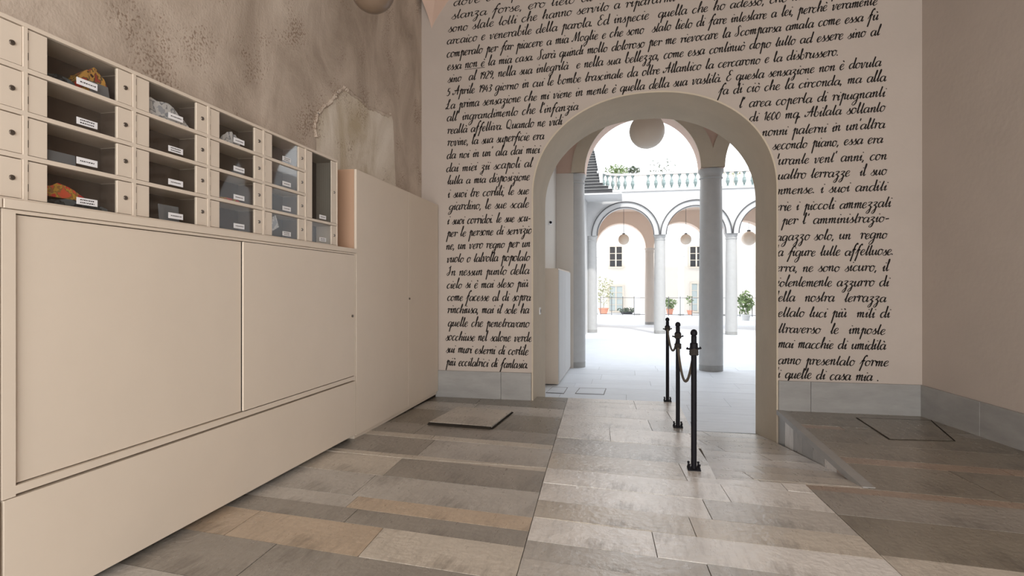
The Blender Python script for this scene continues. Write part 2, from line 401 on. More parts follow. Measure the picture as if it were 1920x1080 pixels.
def lay(a0, a1, b0, b1, code, regs, nm='paving_stone', jit=.0012):
    quad = [ab(a0, b0), ab(a1, b0), ab(a1, b1), ab(a0, b1)]
    for k in regs:
        p = clip(quad, REG[k])
        if len(p) < 3 or area(p) < .012: continue
        # stones of the hatches are left out of the grid
        p = inset(p, .0022)
        z = random.uniform(-jit, jit); f = zramp if k == 'R' else zflat
        m2 = MB(); m2.prism(p, lambda x, y: f(x, y)-.03, lambda x, y: f(x, y)+z)
        if k in 'A' and any(y > 4 for _, y in p) and any(y < 4 for _, y in p): pass
        m2.obj(nm, ST[code], floor, center=True)
rows_left = [(-1.2, 'g'), (-.6, 'd'), (-.1, 'c'), (.35, 'g'), (.8, 'd'), (1.2, 'g'), (1.55, 'c'), (1.8, 'd'), (2.05, 'd'), (2.44, 'c'), (2.77, 'd'), (2.96, 'o'), (3.14, 'g'), (3.53, 'd'), (3.94, 'c'), (4.03, 'd'), (4.53, 'c'), (4.66, 'd'), (5.05, 'b'), (5.75, 'g'), (6.2, 'b'), (7.2, '')]
for (b0, c), (b1, _) in zip(rows_left, rows_left[1:]):
    a = -2.9+random.uniform(0, .6)
    cuts = [0]
    while cuts[-1] > -2.6: cuts.append(cuts[-1]-random.uniform(.75, 1.35))
    for i in range(len(cuts)-1):
        cc = c
        if c == 'c' and b0 == 2.44 and i >= 1: cc = 'o'
        elif random.random() < .2: cc = random.choice('gdgc')
        lay(cuts[i+1], cuts[i], b0, b1, cc, ('A', 'B', 'B2'))
rows_mid = [(-1.2, 'g'), (-.5, 'l'), (.2, 'g'), (.9, 'c'), (1.4, 'l'), (1.9, 'g'), (2.3, 'c'), (2.66, 'g'), (2.86, 'l'), (3.15, 'c'), (3.41, 'g'), (3.72, 'l'), (4.03, 'l'), (4.45, 'g'), (4.95, 'l'), (5.45, 'g'), (5.95, 'l'), (6.45, 'l'), (7.2, '')]
for (b0, c), (b1, _) in zip(rows_mid, rows_mid[1:]):
    cuts = [0]
    while cuts[-1] < 1.7: cuts.append(cuts[-1]+random.uniform(.45, 1.25))
    cuts[-1] = 1.74
    if cuts[-1]-cuts[-2] < .15: cuts.pop(-2)
    for i in range(len(cuts)-1):
        lay(cuts[i], cuts[i+1], b0, b1, c if random.random() < .75 else random.choice('glc'), ('A', 'B', 'B2'))
rows_right = [(-1.2, 'd'), (-.6, 'b'), (0, 'd'), (.5, 'b'), (1.0, 'd'), (1.5, 'b'), (2.0, 'd'), (2.5, 'b'), (2.9, 'c'), (3.2, 'b'), (3.7, 'd'), (4.1, 'r'), (4.22, 'b'), (4.85, 'r'), (5.02, 'b'), (5.5, 'b'), (6.05, 'r'), (6.2, 'b'), (6.55, 'b'), (7.5, '')]
for (b0, c), (b1, _) in zip(rows_right, rows_right[1:]):
    cuts = [1.74]
    while cuts[-1] < 4.9: cuts.append(cuts[-1]+random.uniform(.8, 1.6))
    for i in range(len(cuts)-1):
        lay(cuts[i], cuts[i+1], b0, b1, c if random.random() < .8 else random.choice('bd'), ('A', 'C'))
    lay(1.0, 1.74, b0, b1, c, ('C',))
# ramp stones
rr = [4.0, 4.25, 4.55, 4.9, 5.3, 5.75, 6.2, 6.7, 7.2, 7.8]
for b0, b1 in zip(rr, rr[1:]):
    c = random.uniform(1.2, 1.9)
    lay(.6, c, b0, b1, 'l', ('R',)); lay(c, 2.6, b0, b1, random.choice('lc'), ('R',))
# stone facing of the platform end and of its side towards the ramp
for a, b in zip([4.5, 5.1, 5.7, 6.3], [5.1, 5.7, 6.3, PEND]):
    m2 = MB(); x = RX0+.002; g = .002; zt = lambda y: fz(y)-.035; zb = lambda y: min(zramp(0, y)-.02, zt(y)-.01)
    m2.add([(x, a+g, zb(a)), (x, b-g, zb(b)), (x, b-g, zt(b)), (x, a+g, zt(a)), (x+.012, a+g, zb(a)), (x+.012, b-g, zb(b)), (x+.012, b-g, zt(b)), (x+.012, a+g, zt(a))],
           [(0, 3, 2, 1), (4, 5, 6, 7), (0, 1, 5, 4), (1, 2, 6, 5), (2, 3, 7, 6), (3, 0, 4, 7)]); m2.obj('ramp_side_slab', ST['g'], floor)
# edge kerb of the right platform and its striped side facing the ramp
def side_piece(y0, y1, code):
    xa = lambda y: (RX1-.06)+(AX1+.03-RX1+.06)*(y-RY0)/(YW-RY0)
    m2 = MB(); x0, x1 = xa(y0)-.012, xa(y1)-.012
    zt0, zt1 = fz(y0)-.045, fz(y1)-.045
    zb0, zb1 = zramp(0, y0)-.02, zramp(0, y1)-.02
    if zb0 > zt0: zb0 = zt0-.01
    g = .002
    m2.add([(x0, y0+g, zb0), (x0, y0+g, zt0), (x1, y1-g, zt1), (x1, y1-g, zb1), (x0+.05, y0+g, zb0), (x0+.05, y0+g, zt0), (x1+.05, y1-g, zt1), (x1+.05, y1-g, zb1)],
           [(0, 1, 2, 3), (7, 6, 5, 4), (0, 4, 5, 1), (1, 5, 6, 2), (2, 6, 7, 3), (3, 7, 4, 0)])
    m2.obj('ramp_side_slab', M['marble'] if code == 'm' else ST[code], floor)
ys = [4.3, 4.65, 4.95, 5.3, 5.65, 6.0, 6.35, YW-.02]
for i, (a, b) in enumerate(zip(ys, ys[1:])): side_piece(a, b, 'rldmdlm'[i])
xa = lambda y: (RX1-.06)+(AX1+.03-RX1+.06)*(y-RY0)/(YW-RY0)
m2 = MB(); m2.add([(xa(RY0)-.03, RY0+.02, fz(RY0)-.04), (xa(YW)-.03, YW-.022, fz(YW)-.045), (xa(YW)-.03, YW-.022, fz(YW)+.006), (xa(RY0)-.03, RY0+.02, fz(RY0)+.003),
    (xa(RY0)+.045, RY0+.02, fz(RY0)-.04), (xa(YW)+.045, YW-.022, fz(YW)-.045), (xa(YW)+.045, YW-.022, fz(YW)+.006), (xa(RY0)+.045, RY0+.02, fz(RY0)+.003)],
    [(0, 1, 2, 3), (7, 6, 5, 4), (0, 4, 5, 1), (1, 5, 6, 2), (2, 6, 7, 3), (3, 7, 4, 0)])
m2.obj('kerb_stone', M['marble'], floor)
# ---------------------------------------------------------------- marble skirting
def plinth(name, pieces, h, root_m=M['gap']):
    root = None
    for i, (p, q) in enumerate(pieces):
        p, q = Vector(p), Vector(q); d = (q-p).normalized(); nrm = Vector((d.y, -d.x)) 
        a = p+d*.0015; b = q-d*.0015
        m2 = MB(); t = .03
        z0a, z0b = fz(a.y)-.01, fz(b.y)-.01
        m2.add([(a.x, a.y, z0a), (b.x, b.y, z0b), (b.x+nrm.x*t, b.y+nrm.y*t, z0b), (a.x+nrm.x*t, a.y+nrm.y*t, z0a),
                (a.x, a.y, h), (b.x, b.y, h), (b.x+nrm.x*t, b.y+nrm.y*t, h), (a.x+nrm.x*t, a.y+nrm.y*t, h)],
               [(0, 3, 2, 1), (4, 5, 6, 7), (0, 1, 5, 4), (1, 2, 6, 5), (2, 3, 7, 6), (3, 0, 4, 7)])
        if root is None:
            root = bpy.data.objects.new(name, None); COL.objects.link(root); struct(root)
        m2.obj('marble_slab', M['marble'], root, bevel=.003, center=True)
    return root
BH = .275
plinth('baseboard_back', [((XL+.02, YW), (onY(940, 540, YW)[0], YW)), ((onY(940, 540, YW)[0], YW), (AX0-.02, YW)),
       ((AX1+.02, YW), (onY(1519, 540, YW)[0], YW)), ((onY(1519, 540, YW)[0], YW), (XR, YW))], BH)
wd = Vector((.085, -1))
P0 = Vector((XR, YW)); cuts = [0.03, .9, 2.1, 3.3, 4.5, 6, 7.5, 9]
plinth('baseboard_right', [(P0+wd*a, P0+wd*b) for a, b in zip(cuts, cuts[1:])], BH)

# ================================================================ CABINETS ON THE LEFT
CX = -2.30
def yx(px, X=CX): return onX(px, 540, X)[0]
y_l0, y_l1 = yx(3), yx(667)
def low_cabinet(y0, y1, split, label, knobs, closed_left):
    t = thing('sliding_door_cabinet', label, 'cabinet', (CX, y0, 0))
    o = lambda mb, nm, m, **k: mb.obj(nm, m, t, **k)
    def B(x0, x1, a, b, z0, z1): m_ = MB(); m_.box(x0-CX, x1-CX, a-y0, b-y0, z0, z1); return m_
    o(B(XL, CX-.05, y0+.002, y1-.002, .01, 1.585), 'body', M['gap'])
    fr = B(CX-.05, CX, y0+.002, y0+.05, .50, 1.60)
    for bx in ((CX-.05, CX, y1-.012, y1-.002, .50, 1.60), (CX-.05, CX, y0+.05, y1-.012, .508, .54), (CX-.05, CX, y0+.05, y1-.012, 1.587, 1.60)):
        fr.box(bx[0]-CX, bx[1]-CX, bx[2]-y0, bx[3]-y0, bx[4], bx[5])
    o(fr, 'frame', M['cab'])
    o(B(CX-.04, CX+.004, y0+.006, y1-.004, .035, .497), 'kick_panel', M['cab'])
    d1 = B(CX-.035, CX-.014, y0+.048, split-.007, .546, 1.583); d1 = o(d1, 'door', M['cab'])
    d2 = o(B(CX-.012, CX-.001, split, y1-.016, .546, 1.583), 'door', M['cab'])
    kb = MB(); kb.tube([(-.016, knobs[0]-y0, 1.02), (-.006, knobs[0]-y0, 1.02)], .010, 12); kb.obj('lock', M['brass'], d1)
    kb = MB(); kb.tube([(-.001, knobs[1]-y0, 1.06), (.008, knobs[1]-y0, 1.06)], .011, 12); kb.obj('lock', M['steel'], d2)
    o(B(XL, CX+.012, y0-.0, y1, 1.602, 1.638), 'top_board', M['cab'], bevel=.002)
    return t
low_cabinet(y_l0, y_l1-.003, yx(457), 'long low beige cabinet with two sliding doors, under the letterboxes', (yx(22.5), yx(660.5)), True)
low_cabinet(-.9, y_l0-.006, .4, 'low beige cabinet section at the left picture edge, beside the long sliding-door one', (-.8, y_l0-.1), True)
# tall wardrobe
wy0, wy1 = yx(668)+.003, YW-.035
t = thing('wardrobe', 'tall plain beige two-door wardrobe standing between the low cabinet and lettered wall', 'wardrobe', (CX, wy0, 0))
def B(x0, x1, a, b, z0, z1): m_ = MB(); m_.box(x0-CX, x1-CX, a-wy0, b-wy0, z0, z1); return m_
WH = 2.335
B(XL+.005, CX-.021, wy0, wy1, -.02, WH).obj('body', M['cab'], t)
B(XL+.006, CX-.022, wy0-.003, wy0-.0005, .6, WH-.001).obj('warm_reflection_sheet', M['tan'], t)  # thin sheet, warm reflection on the wardrobe side put into its tan colour
b_ = B(XL+.03, CX-.03, wy0+.01, wy1-.01, -.07, -.02); b_.obj('toe_board', M['gap'], t)
ws = yx(766)
d = B(CX-.020, CX, wy0+.001, ws-.0015, .02, WH-.002).obj('door', M['cab'], t, bevel=.001)
kb = MB(); kb.tube([(0, ws-.03-wy0, H-.11), (.01, ws-.03-wy0, H-.11)], .011, 12)
d2 = B(CX-.020, CX, ws+.0015, wy1, .02, WH-.002).obj('door', M['cab'], t, bevel=.001)
kb = MB(); kb.tube([(0, ws+.02-wy0, 1.185), (.01, ws+.02-wy0, 1.185)], .011, 12); kb.obj('lock', M['steel'], d2)
# ---------------------------------------------------------------- letterboxes
MX = -2.33; PY = .4925; MY0 = yx(48, MX)-PY; MZ0 = 1.640; PZ = .173
MY5 = yx(633, MX)
t = thing('letterbox_cabinet', 'wall-wide beige letterbox cabinet with glazed little doors on the low cabinet', 'letterbox', (MX, MY0, MZ0))
def q(v): return (v[0]-MX, v[1]-MY0, v[2]-MZ0)
edges = [MY0, yx(48, MX), yx(252.5, MX), yx(392, MX), yx(495.5, MX), yx(574, MX), MY5]
fb = MB(); mz1 = MZ0+4*PZ+.016
def fbx(x0, x1, a, b, z0, z1, mb_): mb_.box(x0-MX, x1-MX, a-MY0, b-MY0, z0-MZ0, z1-MZ0)
fw = .017
for i, e in enumerate(edges): fbx(XL+.012, MX, (e-fw/2 if i else e), (e+fw/2 if i < 6 else e), MZ0, mz1, fb)
fbx(XL+.01, MX+.002, MY0, MY5, mz1-.016, mz1, fb); fbx(XL+.012, MX+.001, MY0, MY5, MZ0, MZ0+.010, fb)
fb.obj('frame', M['cab'], t)
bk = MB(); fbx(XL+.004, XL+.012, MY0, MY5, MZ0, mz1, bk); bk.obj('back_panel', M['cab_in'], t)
for c in range(6):
    for r in range(1, 4):
        if c == 5 and r in (2, 3): continue
        sh = MB(); z = MZ0+r*PZ+.004
        fbx(XL+.012, MX, edges[c]+fw/2, edges[c+1]-fw/2, z-.009, z+.009, sh); sh.obj('shelf', M['cab'], t)
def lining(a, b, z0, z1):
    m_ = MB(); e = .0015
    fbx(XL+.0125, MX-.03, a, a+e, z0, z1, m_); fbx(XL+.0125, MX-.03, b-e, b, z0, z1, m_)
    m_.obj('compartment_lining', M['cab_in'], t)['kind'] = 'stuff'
def label_marks(parent, x, y0, z0, w, h, lines=1):
    m_ = MB()
    for i in range(lines):
        zz = z0+h*(.5 if lines == 1 else .3+.4*i); y = y0+w*.16
        while y < y0+w*.84:
            l = random.uniform(.003, .009); hh = h*.09
            m_.add([(x, y, zz-hh), (x, y+l, zz-hh*random.uniform(.6, 1)), (x, y+l, zz+hh), (x, y, zz+hh*random.uniform(.6, 1.2))], [(0, 1, 2, 3)]); y += l+.0025
    return m_
def boxdoor(c, z0, z1, glass='glass'):
    a, b = edges[c]+fw/2+.003, edges[c+1]-fw/2-.003; za, zb = z0+.003, z1-.004
    m_ = MB(); xf = MX-.004
    fbx(xf-.014, xf, a, a+.076, za, zb, m_)
    d = m_.obj('door', M['cab'], t)
    m_ = MB(); fbx(xf-.014, xf, b-.078, b, za, zb, m_); m_.obj('lock_stile', M['cab'], d)
    g = MB(); 
    if glass == 'reeded':
        n = 26; y0, y1 = a+.077-MY0, b-.079-MY0
        for i in range(n):
            ya = y0+(y1-y0)*i/n; yb = y0+(y1-y0)*(i+1)/n; ym = (ya+yb)/2
            g.add([(xf-.008-MX, ya, za-MZ0), (xf-.004-MX, ym, za-MZ0), (xf-.008-MX, yb, za-MZ0), (xf-.008-MX, ya, zb-MZ0), (xf-.004-MX, ym, zb-MZ0), (xf-.008-MX, yb, zb-MZ0)], [(0, 1, 4, 3), (1, 2, 5, 4)])
    else: fbx(xf-.009, xf-.005, a+.0765, b-.0785, za, zb, g)
    g.obj('glass_pane', M[glass], d)
    lk = MB(); yk = b-.036-MY0; zk = (za+zb)/2-MZ0
    lk.tube([(xf-MX, yk, zk), (xf-MX+.005, yk, zk)], [.011, .009], 14); lk.obj('lock', M['steel'], d, smooth=True)
    for zz in (za+.2*(zb-za), za+.72*(zb-za)):
        hg = MB(); fbx(xf-.010, xf+.002, a-.004, a+.001, zz, zz+.03, hg); hg.obj('hinge', M['gap'], d)
    w = .098; y0 = (a+.077+b-.079)/2-w/2+.015-(MY0)
    if c == 0: return
    lb = MB(); lb.box(xf-.004-MX, xf-.003-MX, y0, y0+w, za+.012-MZ0, za+.042-MZ0); lb.obj('name_label', M['paper'], d)
    mk = label_marks(d, xf-.0025-MX, y0, za+.012-MZ0, w, .03, 1 if random.random() < .6 else 2); mk.obj('label_writing', M['ink'], d)['kind'] = 'stuff'
for c in range(6):
    rws = [(0, 1), (1, 2), (2, 3), (3, 4)] if c < 5 else [(0, 1), (1, 4)]
    for r0, r1 in rws:
        z0 = MZ0+(r0*PZ+.013 if r0 else .010); z1 = MZ0+(r1*PZ-.005 if r1 < 4 else 4*PZ)
        boxdoor(c, z0, z1, 'reeded' if r1-r0 > 1 else 'glass')
        if c < 5: lining(edges[c]+fw/2, edges[c+1]-fw/2, z0+.002, z1-.002)
# ---- post inside the boxes (each item a thing)
def crumple(name, label, cat, c, row, f0, f1, h, m, seed, tilt=0, x0=MX-.035, depth=.11, base=0):
    """a rumpled sheet bundle lying in compartment (c,row) between fractions f0..f1 of its width"""
    rnd = random.Random(seed); a, b = edges[c]+fw, edges[c+1]-fw
    ya, yb = a+(b-a)*f0, a+(b-a)*f1; z0 = MZ0+(row*PZ+.0135 if row else .0105)+base
    nx, ny = 5, 9; mb = MB(); top = []; 
    for i in range(nx):
        for j in range(ny):
            u, v = i/(nx-1), j/(ny-1)
            hh = h*(.55+.45*sin(pi*v))*(1-.35*u)+rnd.uniform(-.12, .12)*h + tilt*h*(v-.5)
            mb.v.append((x0-depth*u+rnd.uniform(-.004, .004)-MX, ya+(yb-ya)*v-ya, max(.006, hh)))
    k = nx*ny
    for i in range(nx):
        for j in range(ny): mb.v.append((x0-depth*i/(nx-1)-MX, (yb-ya)*j/(ny-1), 0))
    for i in range(nx-1):
        for j in range(ny-1):
            mb.f.append((i*ny+j, i*ny+j+1, (i+1)*ny+j+1, (i+1)*ny+j)); mb.f.append((k+i*ny+j, k+(i+1)*ny+j, k+(i+1)*ny+j+1, k+i*ny+j+1))
    for j in range(ny-1):
        mb.f.append((j, k+j, k+j+1, j+1)); e = (nx-1)*ny; mb.f.append((e+j, e+j+1, k+e+j+1, k+e+j))
    for i in range(nx-1):
        mb.f.append((i*ny, (i+1)*ny, k+(i+1)*ny, k+i*ny)); mb.f.append((i*ny+ny-1, k+i*ny+ny-1, k+(i+1)*ny+ny-1, (i+1)*ny+ny-1))
    o = mb.obj(name, m); o.location = (MX, ya, z0); return tag(o, label, cat)
def upright(name, label, cat, c, row, f0, f1, h, m, lean=.0, x0=MX-.03, th=.006, rot=0):
    a, b = edges[c]+fw, edges[c+1]-fw; ya, yb = a+(b-a)*f0, a+(b-a)*f1; z0 = MZ0+(row*PZ+.0135 if row else .0105)
    w = yb-ya; mb = MB()
    mb.add([(0, 0, 0), (0, w, 0), (-lean, w, h), (-lean, 0, h), (-th, 0, 0), (-th, w, 0), (-th-lean, w, h), (-th-lean, 0, h)],
           [(0, 1, 2, 3), (7, 6, 5, 4), (0, 4, 5, 1), (1, 5, 6, 2), (2, 6, 7, 3), (3, 7, 4, 0)])
    o = mb.obj(name, m); o.location = (x0, ya, z0+(.5*w*abs(sin(rot)) if rot else 0)); o.rotation_euler = (rot, 0, 0); return tag(o, label, cat)
crumple('magazine', 'crumpled red and gold magazine in the top letterbox of the first full column', 'magazine', 1, 3, .50, .80, .115, M['colour_a'], 5, .1)
crumple('newspaper', 'dark folded newspaper lying left in the top letterbox of the first full column', 'newspaper', 1, 3, .17, .46, .035, M['darkmag'], 6)
upright('envelope', 'blue-grey envelope at right of the red magazine, top letterbox of first full column', 'envelope', 1, 3, .60, .80, .06, M['paper_g'], .01, x0=MX-.024)
upright('envelope', 'grey printed card standing in the third letterbox down of first full column', 'card', 1, 1, .16, .45, .05, M['paper_g'], .005, x0=MX-.024)
crumple('magazine', 'red and yellow printed packet in the bottom letterbox of first full column', 'magazine', 1, 0, .14, .56, .055, M['colour_b'], 8, -.3, base=.034)
crumple('magazine', 'dark magazine under the red and yellow packet, bottom letterbox', 'magazine', 1, 0, .14, .80, .033, M['darkmag'], 9)
crumple('newspaper', 'bulging white newspapers in the top letterbox of the second full column', 'newspaper', 2, 3, .17, .80, .095, M['news'], 12, -.7)
upright('card', 'grey printed card standing in the bottom letterbox of the second full column', 'card', 2, 0, .36, .64, .085, M['paper_g'], .008, x0=MX-.03)
crumple('leaflet', 'small white folded leaflet in the top letterbox of the third full column', 'leaflet', 3, 3, .30, .62, .075, M['news'], 15, .2, depth=.04)
crumple('leaflet', 'thin reddish leaflet in the third letterbox down of the third full column', 'leaflet', 3, 1, .20, .62, .022, M['colour_b'], 16, depth=.05)
en = upright('envelope', 'tilted white envelope with printed frame in the bottom letterbox, fourth full column', 'envelope', 4, 0, .18, .42, .085, M['news'], .0, x0=MX-.026, rot=.45)
# ---------------------------------------------------------------- room lamp
lx, ly = [ray(699, 0)[i]*4.0 for i in (0, 1)]
t = thing('globe_pendant', 'dark brown globe lamp hanging near the rough plaster wall, top left', 'lamp', (lx, ly, 3.42))
def sphere_prof(r, n=14, z=0): return [(max(.002, r*sin(pi*i/n)), z-r*cos(pi*i/n)) for i in range(n+1)]
MB().lathe(sphere_prof(.155), n=32).obj('globe', M['opal_d'], t, smooth=True)
MB().lathe([(.05, .15), (.05, .19), (.012, .2), (.008, ZC-3.42)], n=16).obj('stem', M['iron'], t)
# ---------------------------------------------------------------- hatch covers
def hatch(px, label, lift, code, edge, depth=.02, gap=.012):
    p = [onF(*a) for a in px]; cx = sum(a[0] for a in p)/4; cy = sum(a[1] for a in p)/4
    t = thing('floor_hatch', label, 'floor hatch', (cx, cy, fz(cy)))
    poly = [(a[0]-cx, a[1]-cy) for a in p]
    big = [(x*(1+gap/.35), y*(1+gap/.35)) for x, y in poly]
    zz = lambda x, y: fz(y+cy)-fz(cy)
    f = MB(); n = 4
    # iron frame ring
    f.add([(x, y, zz(x, y)+.0035) for x, y in big]+[(x, y, zz(x, y)+.0035) for x, y in poly], [(i, (i+1) % 4, 4+(i+1) % 4, 4+i) for i in range(4)])
    f.obj('frame', edge, t)
    c = MB(); sl = [(x*.975, y*.975) for x, y in poly]
    c.prism(sl, lambda x, y: zz(x, y)-.0, lambda x, y: zz(x, y)+lift+.004)
    c.obj('cover_slab', ST[code], t)
    if lift > .01:
        for i, j, w in ((0, 1, .030), (1, 2, .014)):
            a, b_ = Vector(poly[i]), Vector(poly[j]); d = (b_-a).normalized(); nrm = Vector((d.y, -d.x)); a = a*1.0; e = MB()
            A = [a*.975, b_*.975, b_*.975+nrm*w, a*.975+nrm*w]
            e.prism([(v.x, v.y) for v in A], lambda x, y: zz(x, y)+.001, lambda x, y: zz(x, y)+(lift if i == 0 else lift*.5))
            e.obj('shadow_strip', M['gap'], t)  # dark strip stands in for the shadow below the raised cover edge
        s_ = MB(); rn = random.Random(4)
        s_.prism([(-.04+.17*cos(w)*(1+.25*sin(3*w)), .12+.10*sin(w)*(1+.2*cos(2*w))) for w in [2*pi*k/18 for k in range(18)]], lambda x, y: zz(x, y)+lift*.3, lambda x, y: zz(x, y)+lift*(.25 if y > 0 else 1)+.0052)
        #s_.obj('stain', M['mortar'], t)
    return t
hl = hatch([(803, 796), (922, 805), (961, 774), (858, 766)], 'raised stone hatch cover with dark front edge, on the floor by the wardrobe', .022, 'c', M['gap'])
hr = hatch([(1668, 824), (1789, 827), (1745, 789), (1607, 784)], 'stone hatch cover with dark outline in the raised floor at right', .001, 'b', M['gap'])
# stain on the left hatch
# ---------------------------------------------------------------- posts and ropes
posts = []
PP = [(1301, 880), (1271, 801), (1251.5, 752.5)]
base = None
def make_post():
    t = thing('rope_post', '', 'post')
    MB().box(-.045, .045, -.045, .045, 0, .008).obj('base_plate', M['black'], t, bevel=.002)
    MB().lathe([(.021, .008), (.0195, .02), (.0195, .955), (.021, .957)], n=24).obj('pole', M['black'], t, smooth=True)
    MB().lathe([(.016, .955), (.017, .962), (.023, .967), (.025, .982), (.020, .997), (.010, 1.005), (.002, 1.007)], n=24).obj('cap', M['black'], t, smooth=True)
    MB().lathe([(.0205, .845), (.027, .85), (.0285, .875), (.027, .905), (.0205, .91)], n=20).obj('collar', M['black'], t, smooth=True)
    for sx in (-1, 1):
        for sy in (-1, 1):
            MB().lathe([(.009, .008), (.009, .018), (.006, .02), (.006, .034), (.009, .036), (.008, .046), (.002, .048)], sx*.034, sy*.034, 10).obj('bolt', M['black'], t)
    for s_ in (-1, 1):
        k = MB(); k.tube([(s_*.015, s_*.012, .872), (s_*.04, s_*.02, .866), (s_*.05, s_*.024, .872)], [.007, .006, .010], 8); k.obj('hook', M['black'], t, smooth=True)
    return t
base = make_post(); labs = ['nearest black rope post, on the ramp edge in front', 'middle black rope post of the three', 'farthest black rope post, at the arch threshold']
for i, (px, py) in enumerate(PP):
    x, y, z = onF(px, py); x = min(x, RX0-.06)
    o = base if i == 0 else copy_tree(base)
    o.location = (x, y, z+.001); o['label'] = labs[i]; posts.append(Vector((x, y, z)))
def rope(a, b, sag, label, tail=None):
    t = thing('barrier_rope', label, 'rope', tuple((a+b)/2))
    mid = (a+b)/2; A = a-mid; B_ = b-mid; pts = []
    for i in range(25):
        u = i/24; p = A.lerp(B_, u); p.z -= sag*(1-(2*u-1)**2); pts.append(tuple(p))
    MB().tube(pts, .011, 8).obj('rope', M['rope'], t, smooth=True)
    for e in (A, B_):
        k = MB()
        for j in range(3):
            zz = e.z-.015+.015*j; k.tube([(e.x+.026*cos(w), e.y+.026*sin(w), zz+.004*sin(3*w)) for w in [2*pi*q_/12 for q_ in range(13)]], .008, 6)
        # sits round the post
        k.obj('knot', M['knot'], t, smooth=True)
up = .875
a0, a1, a2 = [p+Vector((0, 0, up)) for p in posts]
def shrink(a, b, g=.028): d = (b-a).normalized(); return a+d*g, b-d*g
rope(*[a1+(a2-a1).normalized()*.0, a2], .20, 'thin grey rope sagging between the middle and farthest black posts')
rope(a0-Vector((0, 0, .03)), a1-Vector((0, 0, .10)), .27, 'grey rope sagging between the nearest and middle black posts')
# ---------------------------------------------------------------- switch on the arch jamb, camera in the passage
sy = onX(1011.5, 583, AX0)[0]; sz = onX(1011.5, 583, AX0)[1]
t = thing('wall_switch', 'small white switch plate on the left jamb of the arch', 'switch', (AX0+.001, sy, sz))
MB().box(0, .012, -.045, .045, -.045, .045).obj('plate', M['paper'], t, bevel=.003)
MB().box(.012, .017, -.018, .018, -.02, .02).obj('rocker', M['paper_g'], t)
